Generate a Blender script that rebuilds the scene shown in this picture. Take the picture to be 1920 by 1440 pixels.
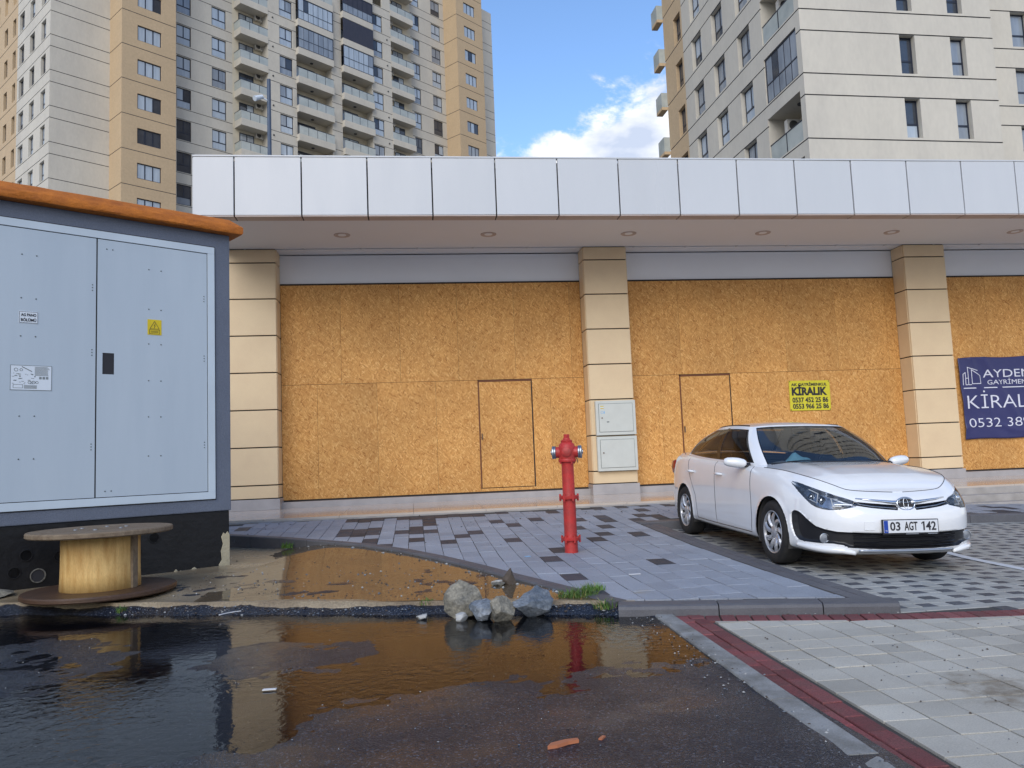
import bpy, bmesh, math, random
import numpy as np
from mathutils import Matrix, Vector
for _o in list(bpy.data.objects): bpy.data.objects.remove(_o)
SC = bpy.context.scene
COL = SC.collection
R = math.radians
rnd = random.Random(7)

# ---------------------------------------------------------------- camera
F_PX, PITCH, ROLL, YAW, EYE = 1512.2, .09392, -.039883, .12358, 1.17
fw = Vector((math.sin(YAW)*math.cos(PITCH), math.cos(YAW)*math.cos(PITCH), math.sin(PITCH)))
r0 = fw.cross(Vector((0, 0, 1))).normalized(); u0 = r0.cross(fw)
rt = r0*math.cos(ROLL) + u0*math.sin(ROLL); up = -r0*math.sin(ROLL) + u0*math.cos(ROLL)
cam = bpy.data.cameras.new('camera'); cam_o = bpy.data.objects.new('camera', cam); COL.objects.link(cam_o)
cam.sensor_width = 36; cam.lens = 36*F_PX/1920; cam.clip_end = 3000; cam.clip_start = .05
cam_o.matrix_world = Matrix(((rt.x, up.x, -fw.x, 0), (rt.y, up.y, -fw.y, 0), (rt.z, up.z, -fw.z, EYE), (0, 0, 0, 1)))
SC.camera = cam_o
SC.cycles.max_bounces = 7; SC.cycles.diffuse_bounces = 4; SC.cycles.glossy_bounces = 4; SC.cycles.transparent_max_bounces = 8

# ---------------------------------------------------------------- sky, sun, exposure
SUN_AZ, SUN_EL = R(200), R(33)            # azimuth from +Y towards +X
SC.view_settings.view_transform = 'Standard'; SC.view_settings.look = 'None'
SC.view_settings.gamma = 1; SC.view_settings.use_curve_mapping = False
SC.view_settings.exposure = 0.95
W = bpy.data.worlds.new('World'); SC.world = W; W.use_nodes = True
nt = W.node_tree; nt.nodes.clear()
def wn(t, **k):
    n = nt.nodes.new(t)
    for a, b in k.items(): setattr(n, a, b)
    return n
def wl(a, b): nt.links.new(a, b)
sky = wn('ShaderNodeTexSky', sky_type='NISHITA', sun_disc=False, sun_elevation=SUN_EL, sun_rotation=SUN_AZ, air_density=1.0, dust_density=.1, ozone_density=4.5)
tc = wn('ShaderNodeTexCoord'); sep = wn('ShaderNodeSeparateXYZ'); wl(tc.outputs['Generated'], sep.inputs[0])
# clouds: flattened noise over direction, thicker towards the horizon all the way round
mp = wn('ShaderNodeMapping'); mp.inputs['Scale'].default_value = (1, 1, 2.1); mp.inputs['Location'].default_value = (3.1, 2.2, .1); wl(tc.outputs['Generated'], mp.inputs[0])
n1 = wn('ShaderNodeTexNoise'); n1.inputs['Scale'].default_value = 4.2; n1.inputs['Detail'].default_value = 9; n1.inputs['Roughness'].default_value = .62; n1.inputs['Distortion'].default_value = .25; wl(mp.outputs[0], n1.inputs['Vector'])
hz = wn('ShaderNodeMapRange'); hz.inputs['From Min'].default_value = 0.34; hz.inputs['From Max'].default_value = .50; hz.inputs['To Min'].default_value = .19; hz.inputs['To Max'].default_value = -.15; wl(sep.outputs['Z'], hz.inputs['Value'])
ad = wn('ShaderNodeMath', operation='ADD'); wl(n1.outputs['Fac'], ad.inputs[0]); wl(hz.outputs[0], ad.inputs[1])
cr = wn('ShaderNodeMapRange', interpolation_type='SMOOTHSTEP'); cr.inputs['From Min'].default_value = .525; cr.inputs['From Max'].default_value = .62; wl(ad.outputs[0], cr.inputs['Value'])
n2 = wn('ShaderNodeTexNoise'); n2.inputs['Scale'].default_value = 9; n2.inputs['Detail'].default_value = 6; wl(mp.outputs[0], n2.inputs['Vector'])
cc = wn('ShaderNodeMix', data_type='RGBA'); cc.inputs[6].default_value = (2.5, 2.85, 3.6, 1); cc.inputs[7].default_value = (5.2, 5.15, 5.0, 1)
sh = wn('ShaderNodeMapRange'); sh.inputs['From Min'].default_value = .40; sh.inputs['From Max'].default_value = .62; wl(n2.outputs['Fac'], sh.inputs['Value']); wl(sh.outputs[0], cc.inputs[0])
mx = wn('ShaderNodeMix', data_type='RGBA'); wl(cr.outputs[0], mx.inputs[0]); wl(sky.outputs[0], mx.inputs[6]); wl(cc.outputs[2], mx.inputs[7])
bg = wn('ShaderNodeBackground'); bg.inputs['Strength'].default_value = .135; wl(mx.outputs[2], bg.inputs['Color'])
wo = wn('ShaderNodeOutputWorld'); wl(bg.outputs[0], wo.inputs['Surface'])
sl = bpy.data.lights.new('sun', 'SUN'); sl.energy = 1.15; sl.angle = R(45); sl.color = (1, .93, .82)   # veiled by cloud: soft light from behind the viewer
so = bpy.data.objects.new('sun', sl); COL.objects.link(so)
sd = Vector((math.sin(SUN_AZ)*math.cos(SUN_EL), math.cos(SUN_AZ)*math.cos(SUN_EL), math.sin(SUN_EL)))
so.rotation_euler = sd.to_track_quat('Z', 'Y').to_euler(); so.location = sd*150

# ---------------------------------------------------------------- materials
MATS = {}
def mat(name, col=(.5, .5, .5), rough=.6, spec=.5, metal=0, var=0, vscale=3, vcol=None, bump=0, bscale=60, fine=0, fscale=200, coat=0, stretch=None, detail=5, obj_random=0, coords='pos', crough=.05, trans=0, ior=1.45, alpha=1):
    """principled material with world-space noise: var mixes towards vcol in blotches, fine is a grain, bump a relief"""
    m = bpy.data.materials.new(name); m.use_nodes = True; t = m.node_tree; b = t.nodes['Principled BSDF']
    b.inputs['Roughness'].default_value = rough; b.inputs['Specular IOR Level'].default_value = spec; b.inputs['Metallic'].default_value = metal
    b.inputs['Coat Weight'].default_value = coat; b.inputs['Coat Roughness'].default_value = crough; b.inputs['IOR'].default_value = ior
    b.inputs['Transmission Weight'].default_value = trans; b.inputs['Alpha'].default_value = alpha
    N, Lk = t.nodes.new, t.links.new
    if coords == 'pos': g = N('ShaderNodeNewGeometry'); src = g.outputs['Position']
    else: g = N('ShaderNodeTexCoord'); src = g.outputs['Object']
    if stretch:
        k = N('ShaderNodeMapping'); k.inputs['Scale'].default_value = stretch; Lk(src, k.inputs[0]); src = k.outputs[0]
    c = N('ShaderNodeRGB'); c.outputs[0].default_value = (*col, 1); out = c.outputs[0]
    if var:
        n = N('ShaderNodeTexNoise'); n.inputs['Scale'].default_value = vscale; n.inputs['Detail'].default_value = detail; n.inputs['Roughness'].default_value = .6; Lk(src, n.inputs['Vector'])
        q = N('ShaderNodeMapRange'); q.inputs['From Min'].default_value = .35; q.inputs['From Max'].default_value = .7; q.inputs['To Max'].default_value = var; Lk(n.outputs['Fac'], q.inputs['Value'])
        x = N('ShaderNodeMix'); x.data_type = 'RGBA'; Lk(q.outputs[0], x.inputs[0]); Lk(out, x.inputs[6]); x.inputs[7].default_value = (*(vcol or [v*.55 for v in col]), 1); out = x.outputs[2]
        rr = N('ShaderNodeMapRange'); rr.inputs['To Min'].default_value = max(rough-.08, .02); rr.inputs['To Max'].default_value = min(rough+.1, 1); Lk(n.outputs['Fac'], rr.inputs['Value']); Lk(rr.outputs[0], b.inputs['Roughness'])
    if fine:
        n = N('ShaderNodeTexNoise'); n.inputs['Scale'].default_value = fscale; n.inputs['Detail'].default_value = 2; Lk(src, n.inputs['Vector'])
        q = N('ShaderNodeMapRange'); q.inputs['From Min'].default_value = .3; q.inputs['From Max'].default_value = .7; q.inputs['To Min'].default_value = 1-fine; q.inputs['To Max'].default_value = 1+fine; Lk(n.outputs['Fac'], q.inputs['Value'])
        x = N('ShaderNodeVectorMath'); x.operation = 'SCALE'; Lk(out, x.inputs[0]); Lk(q.outputs[0], x.inputs['Scale']); out = x.outputs[0]
    if obj_random:
        oi = N('ShaderNodeObjectInfo'); q = N('ShaderNodeMapRange'); q.inputs['To Min'].default_value = 1-obj_random; q.inputs['To Max'].default_value = 1+obj_random; Lk(oi.outputs['Random'], q.inputs['Value'])
        x = N('ShaderNodeVectorMath'); x.operation = 'SCALE'; Lk(out, x.inputs[0]); Lk(q.outputs[0], x.inputs['Scale']); out = x.outputs[0]
    Lk(out, b.inputs['Base Color'])
    if bump:
        n = N('ShaderNodeTexNoise'); n.inputs['Scale'].default_value = bscale; n.inputs['Detail'].default_value = 4; Lk(src, n.inputs['Vector'])
        k = N('ShaderNodeBump'); k.inputs['Strength'].default_value = bump; k.inputs['Distance'].default_value = .01; Lk(n.outputs['Fac'], k.inputs['Height']); Lk(k.outputs[0], b.inputs['Normal'])
    MATS[name] = m; return m

mat('panel_white', (.56, .58, .60), .30, .5, var=.18, vscale=1.6, vcol=(.45, .475, .50), fine=.02, obj_random=.025, stretch=(1.6, 1.6, .35))
mat('soffit', (.74, .765, .80), .6, var=.2, vscale=.8, vcol=(.66, .685, .715))
mat('soffit_lip', (.50, .42, .38), .45, var=.3, vscale=1.5)
mat('lintel', (.80, .82, .85), .7, var=.25, vscale=.9, vcol=(.68, .69, .72), fine=.03)
mat('tile_cream', (.71, .55, .345), .45, var=.5, vscale=2.0, vcol=(.62, .46, .29), fine=.04, fscale=120, obj_random=.05)
mat('dark_gap', (.035, .03, .028), .8)
mat('tile_floor', (.56, .48, .40), .10, .6, var=.4, vscale=1.5, vcol=(.45, .385, .32), fine=.05)
mat('threshold', (.40, .38, .38), .35, var=.4, vscale=3, fine=.06)
mat('step_stone', (.40, .37, .34), .5, var=.6, vscale=4, vcol=(.22, .2, .18), fine=.08)
mat('box_metal', (.56, .58, .54), .4, var=.15, vscale=4, fine=.02)
mat('grey_line', (.10, .12, .12), .6)
mat('tower_white', (.60, .56, .475), .85, var=.7, vscale=.45, vcol=(.49, .46, .40), fine=.03, fscale=6, stretch=(1, 1, .45), bump=.08, bscale=14)
mat('tower_beige', (.54, .40, .245), .85, var=.5, vscale=.5, vcol=(.47, .35, .22), fine=.05, fscale=6, bump=.25, bscale=14)
mat('groove', (.12, .12, .12), .9)
mat('balcony_cream', (.62, .56, .43), .85, var=.3, vscale=.8)
mat('frame_dark', (.018, .024, .042), .35)
mat('pane_curtain', (.46, .53, .60), .07, .8, var=.5, vscale=1.6, vcol=(.25, .31, .38), stretch=(3, 3, .25))
mat('pane_mid', (.20, .23, .27), .06, .9, var=.6, vscale=.9, vcol=(.40, .45, .5), stretch=(2, 2, .3))
mat('pane_dark', (.035, .042, .055), .05, .9, var=.4, vscale=.7, vcol=(.10, .11, .13))
mat('awning_dark', (.030, .034, .055), .6, var=.4, vscale=3, stretch=(4, 4, .4), vcol=(.07, .07, .09))
mat('rail_glass', (.46, .49, .46), .08, .7, var=.7, vscale=.9, vcol=(.30, .34, .33))
mat('ac_white', (.62, .60, .55), .5, var=.2, vscale=6)
mat('ac_dark', (.06, .06, .06), .6)
mat('pole_blue', (.055, .085, .14), .45, var=.3, vscale=5)
mat('kiosk_wall', (.125, .145, .19), .9, var=.3, vscale=2, vcol=(.09, .105, .14), fine=.10, fscale=90, bump=.5, bscale=110)
mat('kiosk_door', (.42, .49, .555), .36, var=.5, vscale=1.4, vcol=(.355, .425, .495), fine=.02, stretch=(2.2, 2.2, .3))
mat('kiosk_frame', (.50, .58, .65), .38, var=.2, vscale=2)
mat('kiosk_roof', (.50, .155, .015), .68, var=.8, vscale=5, vcol=(.27, .075, .012), fine=.12, fscale=60, bump=.9, bscale=16, stretch=(1, 1, 2.2))
mat('bitumen', (.006, .006, .007), .42, .4, var=.5, vscale=3, vcol=(.014, .014, .016), bump=.6, bscale=14)
mat('raw_concrete', (.44, .39, .27), .9, var=.5, vscale=9, bump=.6, bscale=40)
mat('print_white', (.62, .68, .74), .5); mat('print_black', (.02, .02, .025), .6)
mat('sign_yellow', (.62, .47, .01), .45, var=.2, vscale=5, vcol=(.52, .4, .02))
mat('banner_yellow', (.62, .56, .03), .5, var=.25, vscale=6, vcol=(.55, .48, .02))
mat('banner_navy', (.030, .034, .125), .42, var=.4, vscale=4, vcol=(.05, .05, .15))
mat('banner_text', (.66, .68, .78), .5)
mat('hydrant_red', (.50, .030, .026), .45, .5, var=.85, vscale=7, vcol=(.27, .035, .03), fine=.1, fscale=60, bump=.25, bscale=50)
mat('steel', (.36, .40, .46), .35, metal=.9, var=.5, vscale=30)
mat('rust_bolt', (.16, .10, .07), .6, metal=.6)
mat('paver_blue', (.30, .325, .365), .55, .4, var=.5, vscale=2.2, vcol=(.225, .245, .28), fine=.30, fscale=190, obj_random=.10, bump=.35, bscale=240)
mat('paver_dark', (.050, .054, .066), .55, .4, var=.4, vscale=6, fine=.25, fscale=190, obj_random=.25, bump=.35, bscale=240)
mat('joint', (.05, .048, .045), .9, var=.4, vscale=8, vcol=(.09, .08, .07))
mat('kerb_dark', (.085, .085, .095), .55, var=.5, vscale=6, vcol=(.13, .13, .135), fine=.15, fscale=150, bump=.4, bscale=120, obj_random=.08)
mat('drive_light', (.36, .36, .335), .5, .45, var=.6, vscale=1.1, vcol=(.21, .20, .175), fine=.16, fscale=170, obj_random=.12, bump=.3, bscale=200)
mat('drive_dark', (.080, .086, .10), .5, .45, var=.5, vscale=2, fine=.2, fscale=170, obj_random=.2, bump=.3, bscale=200)
mat('red_brick', (.20, .050, .052), .7, var=.8, vscale=7, vcol=(.15, .07, .065), fine=.4, fscale=160, obj_random=.28, bump=.5, bscale=220)
mat('kerb_concrete', (.29, .29, .28), .75, var=1, vscale=5, vcol=(.13, .125, .11), fine=.15, fscale=140, bump=.4, bscale=110)
mat('rock_grey', (.085, .105, .13), .7, var=.9, vscale=7, vcol=(.26, .28, .30), fine=.3, fscale=60, bump=.9, bscale=30)
mat('rock_tan', (.26, .24, .19), .8, var=1, vscale=10, vcol=(.075, .075, .068), fine=.3, fscale=60, bump=.9, bscale=30)
mat('rock_brown', (.09, .07, .055), .8, var=.6, vscale=14, bump=.8, bscale=40)
mat('pebble_white', (.42, .42, .40), .7, var=.4, vscale=30)
mat('wood_pale', (.68, .46, .18), .6, var=.75, vscale=3.2, vcol=(.42, .21, .05), fine=.1, fscale=40, stretch=(6, 6, 1), bump=.2, bscale=50)
mat('wood_grey', (.22, .17, .115), .75, var=.7, vscale=4, vcol=(.10, .065, .04), fine=.15, fscale=50, stretch=(1.5, 9, 4), bump=.4, bscale=60)
mat('wood_wet', (.075, .040, .022), .45, var=.7, vscale=4, vcol=(.04, .022, .014), fine=.15, fscale=50, bump=.4, bscale=60)
mat('grass', (.085, .19, .03), .6, var=.6, vscale=25, vcol=(.11, .17, .03), obj_random=.2)
mat('grass_dry', (.30, .27, .10), .7)
mat('litter_white', (.62, .62, .62), .6); mat('litter_orange', (.42, .15, .07), .7); mat('litter_blue', (.25, .45, .65), .4)
mat('earth', (.27, .25, .22), .95, var=.5, vscale=.3, fine=.2)
mat('line_white', (.62, .64, .66), .6, var=.4, vscale=12)

def osb_mat():
    m = bpy.data.materials.new('osb'); m.use_nodes = True; t = m.node_tree; b = t.nodes['Principled BSDF']; N, Lk = t.nodes.new, t.links.new
    b.inputs['Roughness'].default_value = .62; b.inputs['Specular IOR Level'].default_value = .35
    g = N('ShaderNodeNewGeometry'); oi = N('ShaderNodeObjectInfo')
    off = N('ShaderNodeVectorMath'); off.operation = 'SCALE'; cb = N('ShaderNodeCombineXYZ')
    for i in range(3): cb.inputs[i].default_value = (7.3, 0, 5.1)[i]
    Lk(cb.outputs[0], off.inputs[0]); Lk(oi.outputs['Random'], off.inputs['Scale'])
    pos = N('ShaderNodeVectorMath'); pos.operation = 'ADD'; Lk(g.outputs['Position'], pos.inputs[0]); Lk(off.outputs[0], pos.inputs[1])
    # warp so that strands are not ruled straight
    wz = N('ShaderNodeTexNoise'); wz.inputs['Scale'].default_value = 7; wz.inputs['Detail'].default_value = 2; Lk(pos.outputs[0], wz.inputs['Vector'])
    ws = N('ShaderNodeVectorMath'); ws.operation = 'MULTIPLY_ADD'; ws.inputs[1].default_value = (.045, 0, .045); Lk(wz.outputs['Color'], ws.inputs[0]); Lk(pos.outputs[0], ws.inputs[2])
    layers = []
    for ang, sx, sz in ((8, 78, 15), (-20, 74, 15), (34, 66, 16), (-48, 62, 17)):
        k = N('ShaderNodeMapping'); k.vector_type = 'TEXTURE'; k.inputs['Rotation'].default_value = (0, R(ang), 0); k.inputs['Scale'].default_value = (1/sx, 1, 1/sz); Lk(ws.outputs[0], k.inputs[0])
        v = N('ShaderNodeTexVoronoi'); v.inputs['Scale'].default_value = 1; v.inputs['Randomness'].default_value = 1; Lk(k.outputs[0], v.inputs['Vector'])
        s = N('ShaderNodeSeparateColor'); Lk(v.outputs['Color'], s.inputs[0]); layers.append((s.outputs['Red'], s.outputs['Green']))
    cur, sel = layers[0]
    for i, (c, pr) in enumerate(layers[1:]):
        gt = N('ShaderNodeMath'); gt.operation = 'GREATER_THAN'; gt.inputs[1].default_value = (.52, .68, .72)[i]; Lk(pr, gt.inputs[0])
        x = N('ShaderNodeMix'); Lk(gt.outputs[0], x.inputs[0]); Lk(cur, x.inputs[2]); Lk(c, x.inputs[3]); cur = x.outputs[0]
    rp = N('ShaderNodeValToRGB'); e = rp.color_ramp.elements
    e[0].position = 0; e[0].color = (.36, .145, .032, 1); e[1].position = 1; e[1].color = (.76, .45, .165, 1)
    for p, c in ((.10, (.50, .228, .058)), (.5, (.585, .295, .085)), (.8, (.65, .345, .105))):
        q = e.new(p); q.color = (*c, 1)
    Lk(cur, rp.inputs[0])
    # slow weathering
    n = N('ShaderNodeTexNoise'); n.inputs['Scale'].default_value = .9; n.inputs['Detail'].default_value = 6; Lk(pos.outputs[0], n.inputs['Vector'])
    q = N('ShaderNodeMapRange'); q.inputs['From Min'].default_value = .3; q.inputs['From Max'].default_value = .7; q.inputs['To Min'].default_value = .86; q.inputs['To Max'].default_value = 1.10; Lk(n.outputs['Fac'], q.inputs['Value'])
    rv = N('ShaderNodeMath'); rv.operation = 'MULTIPLY_ADD'; rv.inputs[1].default_value = .09; Lk(oi.outputs['Random'], rv.inputs[0]); Lk(q.outputs[0], rv.inputs[2]); sb = N('ShaderNodeMath'); sb.operation = 'SUBTRACT'; sb.inputs[1].default_value = .045; Lk(rv.outputs[0], sb.inputs[0]); q = sb
    x = N('ShaderNodeVectorMath'); x.operation = 'SCALE'; Lk(rp.outputs[0], x.inputs[0]); Lk(q.outputs[0], x.inputs['Scale']); Lk(x.outputs[0], b.inputs['Base Color'])
    bp = N('ShaderNodeBump'); bp.inputs['Strength'].default_value = .35; bp.inputs['Distance'].default_value = .003; Lk(cur, bp.inputs['Height']); Lk(bp.outputs[0], b.inputs['Normal'])
    MATS['osb'] = m
osb_mat()

# ---------------------------------------------------------------- mesh helpers
class MB:
    """collects shapes; build() links them as one mesh object"""
    def __init__(s): s.v = []; s.f = []; s.m = []; s.cur = 0
    def poly(s, pts):
        n = len(s.v); s.v += [tuple(p) for p in pts]; s.f.append(tuple(range(n, n+len(pts)))); s.m.append(s.cur); return s
    def hexa(s, p):      # 8 points: bottom ring ccw, top ring ccw
        n = len(s.v); s.v += [tuple(q) for q in p]
        for q in ((3, 2, 1, 0), (4, 5, 6, 7), (0, 1, 5, 4), (1, 2, 6, 5), (2, 3, 7, 6), (3, 0, 4, 7)):
            s.f.append(tuple(n+i for i in q)); s.m.append(s.cur)
        return s
    def box(s, x0, x1, y0, y1, z0, z1):
        return s.hexa([(x0, y0, z0), (x1, y0, z0), (x1, y1, z0), (x0, y1, z0), (x0, y0, z1), (x1, y0, z1), (x1, y1, z1), (x0, y1, z1)])
    def prism(s, poly, z0, z1):
        """poly: ccw xy list; z0,z1 numbers or functions of x,y"""
        a = [(x, y, z0(x, y) if callable(z0) else z0) for x, y in poly]; b = [(x, y, z1(x, y) if callable(z1) else z1) for x, y in poly]
        n = len(s.v); k = len(poly); s.v += a+b
        s.f.append(tuple(range(n+k-1, n-1, -1))); s.f.append(tuple(range(n+k, n+2*k))); s.m += [s.cur]*2
        for i in range(k): j = (i+1) % k; s.f.append((n+i, n+j, n+k+j, n+k+i)); s.m.append(s.cur)
        return s
    def cyl(s, p0, p1, r0, r1=None, n=16, caps=True):
        r1 = r0 if r1 is None else r1; p0 = Vector(p0); p1 = Vector(p1); d = (p1-p0).normalized()
        a = d.orthogonal().normalized(); b = d.cross(a); k = len(s.v)
        for p, r in ((p0, r0), (p1, r1)):
            for i in range(n):
                t = 2*math.pi*i/n; s.v.append(tuple(p+a*math.cos(t)*r+b*math.sin(t)*r))
        for i in range(n): j = (i+1) % n; s.f.append((k+i, k+j, k+n+j, k+n+i)); s.m.append(s.cur)
        if caps: s.f.append(tuple(range(k+n-1, k-1, -1))); s.f.append(tuple(range(k+n, k+2*n))); s.m += [s.cur]*2
        return s
    def lathe(s, prof, c=(0, 0, 0), axis='z', n=32, closed=False):
        """prof: (radius, height) list"""
        k = len(s.v); m = len(prof)
        for r, h in prof:
            for i in range(n):
                t = 2*math.pi*i/n; x, y, z = r*math.cos(t), r*math.sin(t), h
                if axis == 'x': x, y, z = z, x, y
                elif axis == 'y': x, y, z = y, z, x
                s.v.append((c[0]+x, c[1]+y, c[2]+z))
        for j in range(m-1+(1 if closed else 0)):
            jj = (j+1) % m
            for i in range(n): q = (i+1) % n; s.f.append((k+j*n+i, k+j*n+q, k+jj*n+q, k+jj*n+i)); s.m.append(s.cur)
        if not closed:
            if prof[0][0] > 1e-6: s.f.append(tuple(k+i for i in range(n-1, -1, -1))); s.m.append(s.cur)
            if prof[-1][0] > 1e-6: s.f.append(tuple(k+(m-1)*n+i for i in range(n))); s.m.append(s.cur)
        return s
    def tube(s, path, r, n=8):
        P = [Vector(p) for p in path]; k = len(s.v); a = None
        for i, p in enumerate(P):
            d = (P[min(i+1, len(P)-1)]-P[max(i-1, 0)]).normalized()
            a = d.orthogonal().normalized() if a is None else (a-d*a.dot(d)).normalized(); b = d.cross(a); rr = r[i] if isinstance(r, (list, tuple)) else r
            for j in range(n): t = 2*math.pi*j/n; s.v.append(tuple(p+a*math.cos(t)*rr+b*math.sin(t)*rr))
        for i in range(len(P)-1):
            for j in range(n): q = (j+1) % n; s.f.append((k+i*n+j, k+i*n+q, k+(i+1)*n+q, k+(i+1)*n+j)); s.m.append(s.cur)
        s.f.append(tuple(range(k+n-1, k-1, -1))); e = k+(len(P)-1)*n; s.f.append(tuple(range(e, e+n))); s.m += [s.cur]*2
        return s
    def mesh(s, name, mats, smooth=False, bevel=0, segs=2, merge=False):
        me = bpy.data.meshes.new(name); me.from_pydata(s.v, [], s.f)
        for q in (mats if isinstance(mats, (list, tuple)) else [mats]): me.materials.append(MATS[q] if isinstance(q, str) else q)
        me.polygons.foreach_set('material_index', s.m)
        if bevel or merge or True:
            bm = bmesh.new(); bm.from_mesh(me)
            if merge: bmesh.ops.remove_doubles(bm, verts=bm.verts, dist=1e-5)
            bmesh.ops.recalc_face_normals(bm, faces=bm.faces)
            if bevel:
                es = [e for e in bm.edges if len(e.link_faces) == 2 and e.calc_face_angle(0) > .5]
                bmesh.ops.bevel(bm, geom=es, offset=bevel, segments=segs, affect='EDGES', profile=.6, clamp_overlap=True)
            bm.to_mesh(me); bm.free()
        if smooth: me.shade_smooth() if smooth is True else me.shade_smooth()
        if smooth and smooth is not True: me.set_sharp_from_angle(angle=smooth)
        me.update(); return me
    def build(s, name, mats, parent=None, smooth=False, bevel=0, segs=2, merge=False):
        return link(name, s.mesh(name, mats, smooth, bevel, segs, merge), parent)
def link(name, me, parent=None, loc=(0, 0, 0), rot=(0, 0, 0)):
    o = bpy.data.objects.new(name, me); COL.objects.link(o); o.parent = parent; o.location = loc; o.rotation_euler = rot; return o
def tag(o, label, cat, group=None):
    o['label'] = label; o['category'] = cat
    if group: o['group'] = group
    return o
def struct(o, kind='structure'): o['kind'] = kind; return o
def empty(name, loc=(0, 0, 0), rotz=0):
    o = bpy.data.objects.new(name, None); COL.objects.link(o); o.location = loc; o.rotation_euler = (0, 0, rotz); o.empty_display_size = .2; return o
def omat(o, m):
    """material on the object, so that copies can share one mesh"""
    o.material_slots[0].link = 'OBJECT'; o.material_slots[0].material = MATS[m]; return o
def text_mesh(s, size, bold=0, ext=.0008, width=None, spacing=1, shear=0):
    """flat lettering, lower left at the origin in the xz plane facing -y"""
    cu = bpy.data.curves.new('t', 'FONT'); cu.body = s; cu.size = size; cu.offset = bold; cu.extrude = ext; cu.space_character = spacing; cu.shear = shear; cu.resolution_u = 3
    o = bpy.data.objects.new('t', cu); COL.objects.link(o); dg = bpy.context.evaluated_depsgraph_get()
    me = bpy.data.meshes.new_from_object(o.evaluated_get(dg)); bpy.data.objects.remove(o); bpy.data.curves.remove(cu)
    n = len(me.vertices); a = np.empty(n*3); me.vertices.foreach_get('co', a); a = a.reshape(-1, 3)
    a[:, :2] -= a[:, :2].min(0)
    if width: a[:, 0] *= width/a[:, 0].max()
    h = a[:, 1].max(); b = np.stack([a[:, 0], -a[:, 2], a[:, 1]], 1); me.vertices.foreach_set('co', b.ravel()); me.materials.clear()
    return me, b[:, 0].max(), h
def text(name, s, size, m, parent, loc, rot=(0, 0, 0), **k):
    me, w, h = text_mesh(s, size, **k); me.materials.append(MATS[m]); return link(name, me, parent, loc, rot)
def noise2(x, y, seed=0):
    """cheap smooth value noise for relief"""
    x = np.asarray(x, float); y = np.asarray(y, float); xi = np.floor(x).astype(int); yi = np.floor(y).astype(int); fx = x-xi; fy = y-yi
    fx = fx*fx*(3-2*fx); fy = fy*fy*(3-2*fy)
    def h(a, b):
        n = (a*374761393+b*668265263+seed*982451653) & 0xffffffff; n = ((n ^ (n >> 13))*1274126177) & 0xffffffff; return ((n ^ (n >> 16)) & 0xffff)/65535.
    return (h(xi, yi)*(1-fx)+h(xi+1, yi)*fx)*(1-fy)+(h(xi, yi+1)*(1-fx)+h(xi+1, yi+1)*fx)*fy
def fbm(x, y, seed=0, oct=4):
    t = 0; a = .5
    for i in range(oct): t = t+a*noise2(x*2**i, y*2**i, seed+i*17); a *= .5
    return t
# ================================================================ ground
def gs(x, y):        # pavement (footway) level
    b = float(np.interp(y, [5.2, 7, 9, 11.4, 13.5], [.07, .09, .13, .22, .33])); return b-.035*max(x-4, 0)*min(max((y-7)/5, 0), 1)
def gd(x, y):        # parking bay level
    return float(np.interp(y, [5.3, 8, 10.7, 11.4], [0, .03, .10, .12]))-.03*(x-3.65)*min(max((y-5.3)/2.5, 0), 1)
def front(x):        # front edge of the concrete apron
    return 6.6-.335*x+.02*math.sin(x*3.1)+.012*math.sin(x*11+1)
def grad_rot(g, x, y, e=.05):
    return (math.atan((g(x, y+e)-g(x, y-e))/(2*e)), -math.atan((g(x+e, y)-g(x-e, y))/(2*e)), 0)
def chamfer_slab(name, w, l, h, c, m):
    a, b = w/2, l/2; q = MB()
    q.v = [(-a, -b, -h), (a, -b, -h), (a, b, -h), (-a, b, -h), (-a, -b, -c), (a, -b, -c), (a, b, -c), (-a, b, -c), (-a+c, -b+c, 0), (a-c, -b+c, 0), (a-c, b-c, 0), (-a+c, b-c, 0)]
    q.f = [(0, 1, 5, 4), (1, 2, 6, 5), (2, 3, 7, 6), (3, 0, 4, 7), (4, 5, 9, 8), (5, 6, 10, 9), (6, 7, 11, 10), (7, 4, 8, 11), (8, 9, 10, 11)]; q.m = [0]*9
    return q.mesh(name, m)
def grid_obj(name, X, Y, Zf, m, parent=None, smooth=True):
    """sheet over an array of x columns and y(x) rows"""
    nx, ny = X.shape; Z = Zf(X, Y); v = np.stack([X, Y, Z], -1).reshape(-1, 3)
    i, j = np.meshgrid(np.arange(nx-1), np.arange(ny-1), indexing='ij'); a = (i*ny+j).ravel(); f = np.stack([a, a+ny, a+ny+1, a+1], 1)
    me = bpy.data.meshes.new(name); me.from_pydata(v.tolist(), [], f.tolist()); me.materials.append(MATS[m] if isinstance(m, str) else m)
    if smooth: me.shade_smooth()
    return link(name, me, parent)

g = MB(); g.poly([(-900, -900, -.16), (900, -900, -.16), (900, 1500, -.16), (-900, 1500, -.16)]); struct(g.build('ground', 'earth'))

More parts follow.
